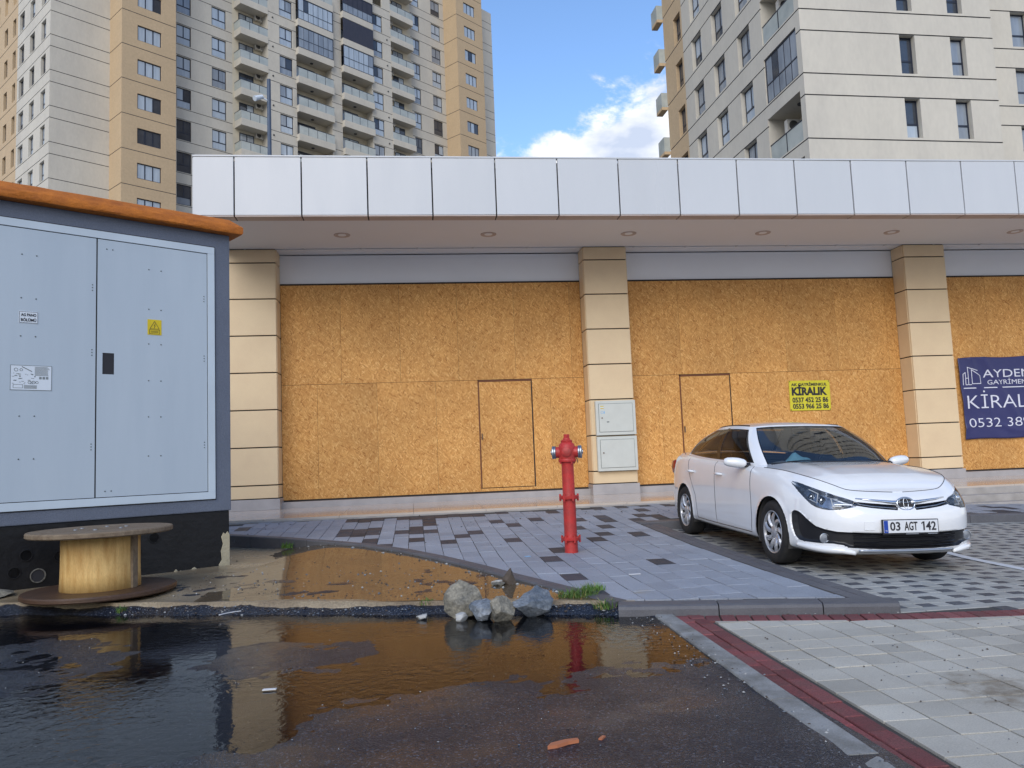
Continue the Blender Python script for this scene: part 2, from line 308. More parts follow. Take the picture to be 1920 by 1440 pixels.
# ---- wet asphalt: one relief sheet; the water sheet at z = 0 fills its hollows
def asphalt_mat():
    m = bpy.data.materials.new('asphalt_wet'); m.use_nodes = True; t = m.node_tree; b = t.nodes['Principled BSDF']; N, Lk = t.nodes.new, t.links.new
    p = N('ShaderNodeNewGeometry').outputs['Position']
    def noise(sc, det=4, ro=.55):
        n = N('ShaderNodeTexNoise'); n.inputs['Scale'].default_value = sc; n.inputs['Detail'].default_value = det; n.inputs['Roughness'].default_value = ro; Lk(p, n.inputs['Vector']); return n.outputs['Fac']
    def rng(v, a, c, x, y):
        q = N('ShaderNodeMapRange'); q.inputs['From Min'].default_value = a; q.inputs['From Max'].default_value = c; q.inputs['To Min'].default_value = x; q.inputs['To Max'].default_value = y; Lk(v, q.inputs['Value']); return q.outputs[0]
    v = N('ShaderNodeTexVoronoi'); v.inputs['Scale'].default_value = 130; Lk(p, v.inputs['Vector']); sc = N('ShaderNodeSeparateColor'); Lk(v.outputs['Color'], sc.inputs[0])
    rp = N('ShaderNodeValToRGB'); e = rp.color_ramp.elements; e[0].position = 0; e[0].color = (.009, .011, .018, 1); e[1].position = 1; e[1].color = (.085, .095, .12, 1); k = e.new(.84); k.color = (.019, .023, .033, 1)
    Lk(sc.outputs['Red'], rp.inputs[0])
    x = N('ShaderNodeMix'); x.data_type = 'RGBA'; Lk(rng(noise(.9), .56, .75, 0, .35), x.inputs[0]); Lk(rp.outputs[0], x.inputs[6]); x.inputs[7].default_value = (.020, .019, .020, 1)
    Lk(x.outputs[2], b.inputs['Base Color'])
    film = rng(noise(1.3, 6), .42, .60, 0, 1)
    Lk(rng(film, 0, 1, .12, .32), b.inputs['Roughness']); b.inputs['Specular IOR Level'].default_value = .30
    bh = N('ShaderNodeMath'); bh.operation = 'ADD'; Lk(v.outputs['Distance'], bh.inputs[0]); Lk(noise(45, 5, .7), bh.inputs[1])
    bp = N('ShaderNodeBump'); bp.inputs['Distance'].default_value = .006; Lk(bh.outputs[0], bp.inputs['Height']); Lk(rng(film, 0, 1, .22, .85), bp.inputs['Strength']); Lk(bp.outputs[0], b.inputs['Normal'])
    MATS['asphalt_wet'] = m
asphalt_mat()
def water_mat(name, tint, ripple, scale, murk, silt):
    m = bpy.data.materials.new(name); m.use_nodes = True; t = m.node_tree; t.nodes.clear(); N, Lk = t.nodes.new, t.links.new
    p = N('ShaderNodeNewGeometry').outputs['Position']
    n = N('ShaderNodeTexNoise'); n.inputs['Scale'].default_value = scale; n.inputs['Detail'].default_value = 3; n.inputs['Distortion'].default_value = .6; Lk(p, n.inputs['Vector'])
    big = N('ShaderNodeTexNoise'); big.inputs['Scale'].default_value = .8; Lk(p, big.inputs['Vector'])
    st = N('ShaderNodeMapRange'); st.inputs['From Min'].default_value = .42; st.inputs['From Max'].default_value = .62; st.inputs['To Min'].default_value = ripple*.15; st.inputs['To Max'].default_value = ripple; Lk(big.outputs['Fac'], st.inputs['Value'])
    bp = N('ShaderNodeBump'); bp.inputs['Distance'].default_value = .01; Lk(n.outputs['Fac'], bp.inputs['Height']); Lk(st.outputs[0], bp.inputs['Strength'])
    fr = N('ShaderNodeFresnel'); fr.inputs['IOR'].default_value = 1.42; Lk(bp.outputs[0], fr.inputs['Normal'])
    tr = N('ShaderNodeBsdfTransparent'); tr.inputs[0].default_value = (*tint, 1); df = N('ShaderNodeBsdfDiffuse'); df.inputs[0].default_value = (*silt, 1)
    mm = N('ShaderNodeMixShader'); mm.inputs[0].default_value = murk; Lk(tr.outputs[0], mm.inputs[1]); Lk(df.outputs[0], mm.inputs[2])
    gl = N('ShaderNodeBsdfGlossy'); gl.inputs['Roughness'].default_value = .015; Lk(bp.outputs[0], gl.inputs['Normal'])
    mx = N('ShaderNodeMixShader'); Lk(fr.outputs[0], mx.inputs[0]); Lk(mm.outputs[0], mx.inputs[1]); Lk(gl.outputs[0], mx.inputs[2])
    o = N('ShaderNodeOutputMaterial'); Lk(mx.outputs[0], o.inputs[0]); MATS[name] = m
water_mat('puddle_water', (.60, .60, .62), .55, 16, .03, (.06, .06, .07)); water_mat('mud_water', (.72, .64, .52), .14, 9, .40, (.25, .185, .115))

def asphalt_z(x, y):
    z = .0035 + 0*x
    d = y-(6.35-.335*x)                                       # along the apron edge
    z = z-.030*np.exp(-(d/.62)**2)*np.clip((x+4.2)/.9, 0, 1)*np.clip((1.75-x)/.35, 0, 1)
    z = z-.024*np.exp(-((x-.75)/.85)**2-((y-5.25)/.62)**2)
    z = z-.020*np.exp(-((x+1.35)/.75)**2-((y-4.25)/.6)**2)-.010*np.exp(-((x+1.5)/.30)**2-((y-5.6)/.9)**2)
    z = z-.010*np.exp(-((x+.2)/.5)**2-((y-4.6)/.28)**2)
    z = z+.013*(fbm(x*1.6+3, y*1.6, 5, 4)-.47)+.008*(fbm(x*6, y*6, 9, 3)-.45)+.007*(fbm(x*17, y*17, 11, 2)-.37)
    z = z+.008*np.clip((4.0-y)/.8, 0, 1)*np.clip((x+.6)/.5, 0, 1)
    edge = np.clip(1-(np.vectorize(front)(x)-y)/.26, 0, 1)    # ragged bituminous bank against the apron
    z = z+.075*edge**1.4*(.55+.9*fbm(x*5, y*5, 21, 3))
    return z
xs = np.concatenate([[-60, -30, -15, -9], np.arange(-6.4, 1.76, .035)]); ys = np.concatenate([[-40, -15, -4, 0, 1.2], np.arange(2.1, 9.2, .035)])
X, Y = np.meshgrid(xs, ys, indexing='ij'); struct(grid_obj('road', X, Y, asphalt_z, 'asphalt_wet'))
p = MB(); p.poly([(-6.2, 2.2, 0), (1.66, 2.2, 0), (1.72, 5.95, 0), (1.1, 6.4, 0), (-6.2, 8.9, 0)]); struct(p.build('puddle', 'puddle_water'))

# ---- concrete apron with muddy water standing on it
mat('apron_concrete', (.29, .235, .155), .28, .5, var=.8, vscale=2.4, vcol=(.14, .10, .06), fine=.22, fscale=75, bump=.6, bscale=60)
def apb(x, y):           # the apron climbs gently to meet the footway
    t_ = np.clip((x+2.1)/1.2, 0, 1); t_ = t_*t_*(3-2*t_)
    return .0785+t_*(np.interp(y, [6.5, 7.4, 9, 11.4, 13], [.0785, .0785, .108, .195, .27])-.0785)
def apron_z(x, y):
    d = y-np.vectorize(front)(x)
    z = apb(x, y)-.008+.024*(fbm(x*1.1+1, y*1.1, 33, 4)-.47)+.004*(fbm(x*9, y*9, 3, 2)-.4)
    z = z+.014*np.exp(-(d/.17)**2)+.018*np.clip((-1.5-x)/.8, 0, 1)*np.clip((d-.15)/.5, 0, 1)-.004*np.clip((x+.8)/.8, 0, 1)
    return z
cols = np.arange(-9, 1.62, .045); t = np.linspace(0, 1, 120)**1.25
X = np.repeat(cols[:, None], 121, 1); f0 = np.array([front(c) for c in cols]); Y = np.concatenate([f0[:, None]-.015, f0[:, None]+(13.2-f0[:, None])*t[None]], 1)
def az(X, Y):
    z = apron_z(X, Y); z[:, 0] = -.06; return z
struct(grid_obj('concrete_apron', X, Y, az, 'apron_concrete'))
wp_ = [(-1.9, front(-1.9)+.05)]+[(x, front(x)+.05) for x in np.arange(-1.7, 1.5, .1)]+[(1.5, 6.2), (.9, 8.2), (-.2, 10.4), (-2.2, 11.6)]
cols = np.arange(-1.9, 1.5, .1); t = np.linspace(0, 1, 40); X = np.repeat(cols[:, None], 40, 1); f0 = np.array([front(c)+.05 for c in cols]); Y = f0[:, None]+(np.interp(cols, [-2, -.2, .9, 1.5], [11.8, 10.4, 8.2, 6.6])-f0)[:, None]*t[None]
struct(grid_obj('muddy_water', X, Y, apb, 'mud_water'))

# ---- footway of grey plank pavers
KERB = [(-6.4, 14.6), (-4.6, 13.4), (-2.67, 12.16), (-1.835, 11.59), (-1.12, 10.945), (-.612, 10.45), (-.137, 9.8), (.281, 9.07), (.627, 8.26), (.875, 7.62), (1.1, 7.08), (1.28, 6.61), (1.41, 6.28), (1.50, 6.06)]
FRONT = [(1.50, 6.06), (2.37, 5.84), (3.12, 5.62)]
def kerb_side(x, y):
    """signed distance to the curved kerb line, positive on the paver side, and the segment normal"""
    best = None
    for (x0, y0), (x1, y1) in zip(KERB+FRONT[1:], (KERB+FRONT[1:])[1:]):
        dx, dy = x1-x0, y1-y0; q = max(0, min(1, ((x-x0)*dx+(y-y0)*dy)/(dx*dx+dy*dy))); px, py = x0+q*dx, y0+q*dy; d = math.hypot(x-px, y-py); l = math.hypot(dx, dy); n = (-dy/l, dx/l)
        s = (x-x0)*n[0]+(y-y0)*n[1]
        if best is None or d < best[0]-1e-9: best = (d, math.copysign(d, s) if abs(s) > 1e-9 else d, n, (x0, y0))
    return best[1:]
def clip(poly, n, p0, off=0):
    out = []; D = [(x-p0[0])*n[0]+(y-p0[1])*n[1]-off for x, y in poly]
    for i in range(len(poly)):
        j = (i+1) % len(poly); a, b = poly[i], poly[j]
        if D[i] >= 0: out.append(a)
        if (D[i] >= 0) != (D[j] >= 0): q = D[i]/(D[i]-D[j]); out.append((a[0]+(b[0]-a[0])*q, a[1]+(b[1]-a[1])*q))
    return out
fp = [(x, y) for x, y in KERB]+FRONT[1:]+[(3.12, 11.2), (18, 11.2), (18, 13.6), (-6.4, 13.6)]
bed = MB()
for x0 in np.arange(-6.4, 18, .4):
    for y0 in np.arange(5.4, 13.6, .4):
        c = (x0+.2, y0+.2)
        if (c[0] < 3.1 or c[1] > 11.3) and (c[0] > 3.1 or kerb_side(*c)[0] > .18):
            bed.poly([(a, b, gs(a, b)-.006) for a, b in ((x0, y0), (x0+.4, y0), (x0+.4, y0+.4), (x0, y0+.4))])
foot = struct(bed.build('footway', 'joint', merge=True))
pv = {False: chamfer_slab('paver', .193, .393, .05, .004, 'paver_blue'), True: chamfer_slab('paver', .193, .393, .05, .004, 'paver_dark')}
todo = []
rr = random.Random(3)
for i, x in enumerate(np.arange(-6.3, 18, .2)):
    y = 5.3-rr.random()*.4
    while y < 13.5:
        c = (x+.1, y+.2); dark = (c[1] > 13.05 and -1.0 < c[0] < 1.5) or rr.random() < (.06 if c[1] < 9.8 else .13); y += .4
        if c[0] > 3.02 and c[1] < 11.55: continue
        if c[1]+.2 > 13.52: continue
        s, n, p0 = kerb_side(*c) if c[0] < 3.2 else (9, None, None)
        if s < -.12: continue
        todo.append((c, dark, s, n, p0))
def in_view(c): return -.62 < math.atan2(c[0], c[1])-YAW < .60
vis = sorted([q for q in todo if in_view(q[0])], key=lambda q: math.hypot(*q[0])); near = set(id(q) for q in vis[:300])
rest = MB()
for q in todo:
    (x, y), dark, s, n, p0 = q; w, l = .0965, .1965; jit = rr.uniform(-.003, .003)
    full = s > .24
    if full and id(q) in near:
        r_ = grad_rot(gs, x, y); link('paver', pv[dark], foot, (x, y, gs(x, y)+jit), (r_[0]+rr.uniform(-.007, .007), r_[1]+rr.uniform(-.012, .012), rr.uniform(-.006, .006)))
        continue
    poly = [(x-w, y-l), (x+w, y-l), (x+w, y+l), (x-w, y+l)]
    if not full:
        poly = clip(poly, n, p0, .06)
        if len(poly) < 3: continue
    top = lambda a, b, j=jit: gs(a, b)+j
    if id(q) in near:
        o = MB().prism(poly, lambda a, b: gs(a, b)-.05, top).mesh('paver', 'paver_dark' if dark else 'paver_blue'); link('paver', o, foot)
    else: rest.cur = int(dark); rest.prism(poly, lambda a, b: gs(a, b)-.05, top)
struct(rest.build('paver_field', ['paver_blue', 'paver_dark'], foot), 'stuff')
# kerb stones: the curve, the front edge with its rounded nose, the border row beside the bay
def kerb_run(name, pts, w, zt, drop, m, parent, step=.5, side=0, nose=False):
    P = [Vector((a, b, 0)) for a, b in pts]; L = [0]
    for a, b in zip(P, P[1:]): L.append(L[-1]+(b-a).length)
    def at(s):
        s = min(max(s, 0), L[-1]); i = max(k for k in range(len(L)-1) if L[k] <= s+1e-9); q = (s-L[i])/(L[i+1]-L[i]); return P[i].lerp(P[i+1], q), (P[i+1]-P[i]).normalized()
    s = 0
    while s < L[-1]-.05:
        e = min(s+step, L[-1]); k = MB(); ring = []
        for q in np.linspace(s+.004, e-.004, 4):
            c, d = at(q); d2 = (at(q+.1)[0]-at(q-.1)[0]).normalized(); n = Vector((-d2.y, d2.x, 0)); lo = c+n*(side-w/2); hi = c+n*(side+w/2); z = zt(c.x, c.y)
            r_ = .03 if nose else .012
            prof = [(0, -drop), (0, -r_), (r_*.3, -r_*.3), (r_, 0), (w-.008, 0), (w, -.008), (w, -drop)]
            ring.append([(*(lo+n*a).xy, z+h) for a, h in prof])
        n0 = 0
        for r_ in ring: k.v += r_
        m_ = len(ring[0])
        for i in range(len(ring)-1):
            for j in range(m_-1): k.f.append((i*m_+j, (i+1)*m_+j, (i+1)*m_+j+1, i*m_+j+1)); k.m.append(0)
        k.f.append(tuple(range(m_))); k.f.append(tuple(range(len(k.v)-1, len(k.v)-m_-1, -1))); k.m += [0, 0]
        o = k.build(name, m, parent); s = e
kerb_run('kerb_stone', KERB, .15, lambda x, y: gs(x, y)+.004, .22, 'kerb_dark', foot, .55, .0)
kerb_run('kerb_stone', [(1.47, 5.985), (2.6, 5.685), (3.36, 5.475)], .20, lambda x, y: .078, .16, 'kerb_dark', foot, .72, 0, nose=True)
for y in np.arange(5.66, 11.2, .2):       # border row of dark setts
    for k_ in range(2):
        x = 3.18+.115*k_; link('paver', chamfer_slab('paver', .108, .193, .06, .004, 'kerb_dark') if y < 5.7 and k_ == 0 else bpy.data.objects['paver_edge'].data if 'paver_edge' in bpy.data.objects else chamfer_slab('paver', .108, .193, .06, .004, 'kerb_dark'), foot, (x, y, gs(x, y)-.004+.0*k_), grad_rot(gs, x, y))
kerb_run('kerb_stone', [(3.1, 11.28), (18, 11.28)], .30, lambda x, y: gs(x, 11.45)+.004, .2, 'kerb_dark', foot, 1.0)

# ---- parking bay of light setts with dark squares
bay_bed = MB()
for x0 in np.arange(3.2, 16, .4):
    for y0 in np.arange(4.6, 11.4, .4): bay_bed.poly([(a, b, gd(a, b)-.007) for a, b in ((x0, y0), (x0+.4, y0), (x0+.4, y0+.4), (x0, y0+.4))])
bay = struct(bay_bed.build('parking_bay', 'joint', merge=True))
RED = [(1.62, 5.66), (1.99, 5.55), (2.6, 5.375), (3.3, 5.18), (4.1, 5.06), (6, 4.92), (12, 4.7)]
def red_y(x): return float(np.interp(x, [p[0] for p in RED], [p[1] for p in RED]))
P_ = .122; pieces = []
row = 0
for y in np.arange(4.8, 11.1, P_):
    x = 3.30+(.5*P_ if row % 4 > 1 else 0); k_ = 0
    while x < 15.5:
        if row % 2 == 0: w = P_; dark = (k_ % 2 == 0)
        else: w = 2*P_; dark = False
        c = (x+w/2, y+P_/2); x += w; k_ += 1
        if c[1] < red_y(c[0])+.272: continue
        if c[0]-w/2 < 3.30: continue
        pieces.append((c, w, dark))
    row += 1
mk = {}
for w in (P_, 2*P_):
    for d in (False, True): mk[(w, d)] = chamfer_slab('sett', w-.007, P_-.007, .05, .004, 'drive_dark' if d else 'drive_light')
vis = sorted([q for q in pieces if in_view(q[0])], key=lambda q: math.hypot(*q[0])); near = set(id(q) for q in vis[:300]); rest = MB()
for q in pieces:
    (x, y), w, dark = q
    if id(q) in near:
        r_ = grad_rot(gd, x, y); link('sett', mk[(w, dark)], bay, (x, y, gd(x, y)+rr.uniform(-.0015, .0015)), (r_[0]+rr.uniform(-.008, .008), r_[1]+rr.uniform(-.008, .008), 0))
    else:
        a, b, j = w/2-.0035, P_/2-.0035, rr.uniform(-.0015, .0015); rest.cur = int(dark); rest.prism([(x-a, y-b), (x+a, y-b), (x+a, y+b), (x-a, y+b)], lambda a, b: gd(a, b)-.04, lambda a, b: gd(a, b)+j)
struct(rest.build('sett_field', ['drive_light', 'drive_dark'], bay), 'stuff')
ln = MB()
for y in np.arange(6.4, 10.9, .3):
    e = min(y+.3, 10.9); f_ = lambda q: 5.45+.28*(q-6.4)/1.9
    ln.poly([(f_(y)-.05, y, gd(f_(y), y)+.006), (f_(y)+.05, y, gd(f_(y), y)+.006), (f_(e)+.05, e, gd(f_(e), e)+.006), (f_(e)-.05, e, gd(f_(e), e)+.006)])
struct(ln.build('painted_bay_line', 'line_white', merge=True))

# ---- red brick border, flush concrete kerb and beige slabs
TILT = (.12/2.96)                      # the border runs slightly off the y axis
def bx(y): return 1.54+(y-2.9)*TILT    # left edge of the concrete kerb
slab_bed = MB(); slab_bed.poly([(bx(-3)+.05, -3, -.012), (14, -3, -.012), (14, 5.2, -.012), (3.3, 5.7, -.012), (bx(5.9)+.05, 6.0, -.012)]); plaza = struct(slab_bed.build('slab_paving', 'joint'))
rotz = -math.atan(TILT)
kerb_run('kerb_stone', [(bx(y), y) for y in (0, 2.97)][::-1], .15, lambda x, y: .012, .12, 'kerb_concrete', plaza, .75, .085)
kerb_run('kerb_stone', [(bx(y)+.03, y) for y in (2.98, 5.95)][::-1], .13, lambda x, y: .016, .12, 'kerb_concrete', plaza, .75, .075)
br = chamfer_slab('brick', .094, .191, .05, .004, 'red_brick')
for k_ in range(2):
    for y in np.arange(.2, 5.75-.1*k_, .2):
        yy = y+.1*k_+.03; x = bx(yy)+.15+.055+.104*k_; link('brick', br, plaza, (x, yy, .004+rr.uniform(-.003, .003)), (rr.uniform(-.008, .008), rr.uniform(-.012, .012), rotz))
brs = chamfer_slab('brick', .095, .194, .05, .004, 'red_brick')
x = 1.86
while x < 9:
    y = red_y(x)+.1; a = math.atan2(red_y(x+.1)-red_y(x-.1), .2); link('brick', brs, plaza, (x, y, .002+rr.uniform(-.002, .002)), (rr.uniform(-.008, .008), 0, a)); x += .102
def stain(m, c, r_, col):
    """an oil stain with a ragged outline soaked into the slabs"""
    t = m.node_tree; N, Lk = t.nodes.new, t.links.new; b = t.nodes['Principled BSDF']; src = b.inputs['Base Color'].links[0].from_socket
    p = N('ShaderNodeNewGeometry').outputs['Position']; v = N('ShaderNodeVectorMath'); v.operation = 'DISTANCE'; Lk(p, v.inputs[0]); v.inputs[1].default_value = c
    n = N('ShaderNodeTexNoise'); n.inputs['Scale'].default_value = 7; n.inputs['Detail'].default_value = 8; n.inputs['Roughness'].default_value = .65; Lk(p, n.inputs['Vector'])
    a = N('ShaderNodeMath'); a.operation = 'MULTIPLY_ADD'; Lk(n.outputs['Fac'], a.inputs[0]); a.inputs[1].default_value = 1.15; Lk(v.outputs['Value'], a.inputs[2])
    q = N('ShaderNodeMapRange'); q.interpolation_type = 'SMOOTHSTEP'; q.inputs['From Min'].default_value = r_+.22; q.inputs['From Max'].default_value = r_+.62; q.inputs['To Min'].default_value = .75; q.inputs['To Max'].default_value = 0; Lk(a.outputs[0], q.inputs['Value'])
    x = N('ShaderNodeMix'); x.data_type = 'RGBA'; Lk(q.outputs[0], x.inputs[0]); Lk(src, x.inputs[6]); x.inputs[7].default_value = (*col, 1); Lk(x.outputs[2], b.inputs['Base Color'])
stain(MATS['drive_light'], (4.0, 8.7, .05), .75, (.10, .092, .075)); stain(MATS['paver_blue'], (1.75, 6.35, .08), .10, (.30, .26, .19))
S_ = .212; sm = chamfer_slab('slab', S_-.009, S_-.009, .04, .0015, mat('slab_beige', (.45, .43, .37), .5, .45, var=.7, vscale=1.6, vcol=(.33, .31, .265), fine=.14, fscale=150, obj_random=.17, bump=.25, bscale=160))
stain(MATS['slab_beige'], (2.75, 3.62, 0), .30, (.13, .095, .055))
far = MB()
for i in range(46):
    off = rr.random()*.0
    for j in range(-4, 25):
        y = .9+j*S_; x = bx(y)+.15+.21+.03+S_*(i+.5)
        if y > red_y(x)-S_/2-.005+.0:
            if y-S_/2 < red_y(x)-.03:   # cut slab against the red course
                t_ = red_y(x)-.004; pl_ = [(x-S_/2+.004, y-S_/2+.004), (x+S_/2-.004, y-S_/2+.004), (x+S_/2-.004, red_y(x+S_/2)-.004), (x-S_/2+.004, red_y(x-S_/2)-.004)]
                link('slab', MB().prism(pl_, -.04, .0).mesh('slab', 'slab_beige'), plaza)
            continue
        if i < 17 and j >= 4: link('slab', sm, plaza, (x, y, rr.uniform(-.002, .002)), (rr.uniform(-.006, .006), rr.uniform(-.006, .006), rotz))
        else: a = S_/2-.0035; far.prism([(x-a, y-a), (x+a, y-a), (x+a, y+a), (x-a, y+a)], -.04, .0)
struct(far.build('slab_field', 'slab_beige', plaza), 'stuff')
# ================================================================ shop building
def under(o, root): o.parent = root; o.location = o.location-root.location; return o
shop = empty('shop_building', (4.2, 16.0, .3))
tag(shop, 'single storey shop building with white panel fascia and boarded up fronts', 'building')
def part(name, mb, m, root=None, **k): return under(mb.build(name, m, None, **k), root or shop)
XE = 22.0                                   # the building goes on to the right of the picture
q = MB(); q.box(-3.62, XE, 17.03, 34, 0, 5.62).box(-3.62, XE, 14.6, 34, 5.80, 6.5); part('wall', q, 'lintel')
q = MB(); q.box(-3.64, XE, 14.24, 34, 6.5, 6.6); part('roof', q, 'groove')
q = MB(); q.box(-3.66, XE, 14.265, 14.62, 5.64, 6.52); part('fascia_backing', q, 'dark_gap')
def tilt(o, a, b):
    """hang a panel a fraction of a degree out of true"""
    c = Vector(((a+b)/2, 14.23, 6.14)); r_ = Matrix.Rotation(R(rnd.uniform(-.25, .25)), 4, 'Z') @ Matrix.Rotation(R(rnd.uniform(-.35, .35)), 4, 'X')
    o.data.transform(Matrix.Translation(c) @ r_ @ Matrix.Translation(-c))
PJ = [-3.70]+[-3.0+1.152*k for k in range(23)]
for a, b in zip(PJ, PJ[1:]):
    q = MB(); q.box(a+.012, b-.012, 14.20, 14.26, 5.615, 6.67); o = part('fascia_panel', q, 'panel_white', bevel=.006); tilt(o, a, b)
    q = MB(); q.box(a+.012, b-.012, 14.205, 14.46, 5.590, 5.612); part('lip_panel', q, 'soffit_lip', bevel=.003)
q = MB(); q.box(-3.72, -3.665, 14.27, 17.3, 5.60, 6.67); part('fascia_panel', q, 'panel_white', bevel=.006)
q = MB(); q.box(-3.70, XE, 14.19, 14.30, 6.672, 6.70); part('coping', q, 'panel_white', bevel=.004)
q = MB(); q.box(-3.66, XE, 14.46, 16.56, 5.645, 5.70); part('soffit', q, 'soffit')
q = MB(); q.box(-3.66, XE, 16.62, 17.04, 5.642, 5.70); part('soffit', q, 'soffit')
q = MB(); q.box(-3.66, XE, 16.55, 16.63, 5.69, 5.75); part('light_slot', q, 'dark_gap')
for k in range(22): x = -3.3+1.16*k; q = MB(); q.box(x-.02, x+.02, 16.54, 16.64, 5.636, 5.68); part('slot_bracket', q, 'panel_white')
for k in range(8):                          # recessed round downlights
    x = -1.27+2.853*k; q = MB(); q.lathe([(.075, .0), (.12, -.006), (.15, -.014), (.158, -.008), (.16, .004)], (x, 15.57, 5.645), n=24); o = part('downlight', q, 'step_stone' if False else 'soffit_lip', smooth=R(40))
    q = MB(); q.lathe([(.001, .02), (.08, .02), (.08, -.002)], (x, 15.57, 5.640), n=20); d = q.build('lamp_lens', 'lintel', o)
PIL = [(-3.66, -2.68), (3.68, 4.64), (11.01, 12.02), (18.38, 19.36)]
TJ = [.60, .865, 1.613, 2.360, 3.108, 3.860, 4.610, 5.355, 5.64]
tile_cache = {}
def tile(w, h, t=.03):
    k = (round(w, 3), round(h, 3))
    if k not in tile_cache: q = MB(); q.box(-w/2, w/2, 0, t, -h/2, h/2); tile_cache[k] = q.mesh('tile', 'tile_cream', bevel=.004, segs=1)
    return tile_cache[k]
for a, b in PIL:
    q = MB(); q.box(a+.025, b-.025, 16.575, 17.03, .38, 5.645); pil = part('pillar', q, 'dark_gap')
    for z0, z1 in zip(TJ, TJ[1:]):
        h = z1-z0-.024; zc = (z0+z1)/2
        link('tile', tile(b-a-.03, h), pil, ((a+b)/2, 16.548, zc))
        link('tile', tile(.425, h), pil, (a, 16.795, zc), (0, 0, -math.pi/2)); link('tile', tile(.425, h), pil, (b, 16.795, zc), (0, 0, math.pi/2))
    q = MB(); q.box(a-.02, b+.02, 16.53, 17.0, .38, .592); q.build('skirting', 'threshold', pil, bevel=.004)
q = MB(); q.box(-3.62, XE, 17.0, 17.028, .38, 5.012); part('backing', q, 'dark_gap')
DOORS = {0: (1.390, 2.525), 1: (5.812, 6.945), 2: (14.9, 16.0)}
def board(x0, x1, z0, z1, name='board', mt='osb', y=16.985):
    q = MB(); q.box(x0+.002, x1-.002, y+rnd.uniform(-.0015, .0015), 17.0, z0+.002, z1-.002); return part(name, q, mt)
for k, (a, b) in enumerate([(-2.68, 3.68), (4.64, 11.01), (12.02, 18.38)]):
    z0, zm, z1 = .535, 2.887, 4.975; a += .005; b -= .005; d0, d1 = DOORS[k]
    x = a
    while x < b-.02:                        # upper course
        e = min(x+1.22, b); board(x, e, zm, z1); x = e
    seams = [a]+[s for s in (np.arange(a+.72, b, 1.22)) if not (d0-.2 < s < d1+.2)]+[b]
    segs = []
    for s0, s1 in zip(seams, seams[1:]):
        if s1 <= d0 or s0 >= d1: segs.append((s0, s1))
        else: segs += [(s0, d0-.014), (d1+.014, s1)]
    for s0, s1 in segs:
        if s1-s0 > .03: board(s0, s1, z0, zm-.003)
    board(d0-.012, d1+.012, z0, .60)
    dr = board(d0+.012, d1-.012, .612, zm-.045, 'door', y=16.98)
    q = MB(); q.box(d0-.012, d1+.012, 16.972, 17.0, zm-.040, zm-.012).box(d0-.014, d0+.008, 16.972, 17.0, .61, zm-.012); part('door_trim', q, mat('trim_brown', (.16, .055, .022), .6) if 'trim_brown' not in MATS else 'trim_brown')
    q = MB(); q.box(d0+.03, d0+.055, 16.955, 16.982, 1.62, 1.75); q.build('latch', 'rust_bolt', dr)
q = MB(); q.box(-3.64, XE, 16.80, 17.0, .30, .500); part('threshold', q, 'threshold', bevel=.006)
for k in range(22):                          # glossy tiled landing in front of the shops
    x = -3.64+1.2*k; q = MB(); q.box(x+.002, x+1.198, 13.50, 16.798, .26, .380+rnd.uniform(-.001, .001)); part('landing_tile', q, 'tile_floor', bevel=.004, segs=1)
q = MB(); q.box(-3.64, XE, 13.47, 13.62, -.1, .348); part('step', q, 'step_stone', bevel=.01)
q = MB(); q.box(-3.64, XE, 13.16, 13.469, -.1, .235); part('step', q, 'step_stone', bevel=.01)
q = MB(); q.box(-3.64, XE, 12.86, 13.159, -.1, .120); part('step', q, 'step_stone', bevel=.01)

# ---- two meter cabinets on the middle pillar
for z0, z1, lab, up_ in ((1.605, 2.325, 'pale grey metal meter cabinet with yellow stickers, upper one on the pillar', True), (.862, 1.575, 'plain pale grey metal meter cabinet, lower one on the pillar', False)):
    c = empty('meter_cabinet', (4.2, 16.54, z0)); tag(c, lab, 'cabinet'); 
    q = MB(); q.box(3.775, 4.625, 16.445, 16.545, z0, z1); under(q.build('case', 'box_metal', bevel=.008), c)
    q = MB(); q.box(3.835, 4.565, 16.441, 16.447, z0+.065, z1-.06); under(q.build('seal', 'grey_line'), c)
    q = MB(); q.box(3.842, 4.558, 16.432, 16.446, z0+.072, z1-.067); d = under(q.build('door', 'box_metal', bevel=.003), c)
    q = MB(); zl = z0+(.36 if up_ else .38); q.cyl((3.90, 16.42, zl), (3.90, 16.434, zl), .014, n=12); q.build('lock', 'rust_bolt', d)
    if up_:
        q = MB(); q.box(3.875, 3.945, 16.430, 16.4318, z1-.125, z1-.108).box(3.875, 3.945, 16.430, 16.4318, z1-.165, z1-.148); q.build('warning_sticker', 'sign_yellow', d)
        q = MB(); q.box(3.872, 3.948, 16.4305, 16.4319, z1-.146, z1-.127); q.build('sticker', 'print_white', d)
        q = MB(); q.lathe([(.030, -.0006), (.030, .0006), (.022, .0006), (.022, -.0006)], (3.905, 16.431, z1-.245), 'y', 16, closed=True).box(3.94, 3.965, 16.4303, 16.4317, z1-.27, z1-.22); q.build('sticker', 'litter_blue', d)
        q = MB(); q.box(4.0, 4.05, 16.4303, 16.4317, z1-.455, z1-.435); q.build('sticker', 'grey_line', d)

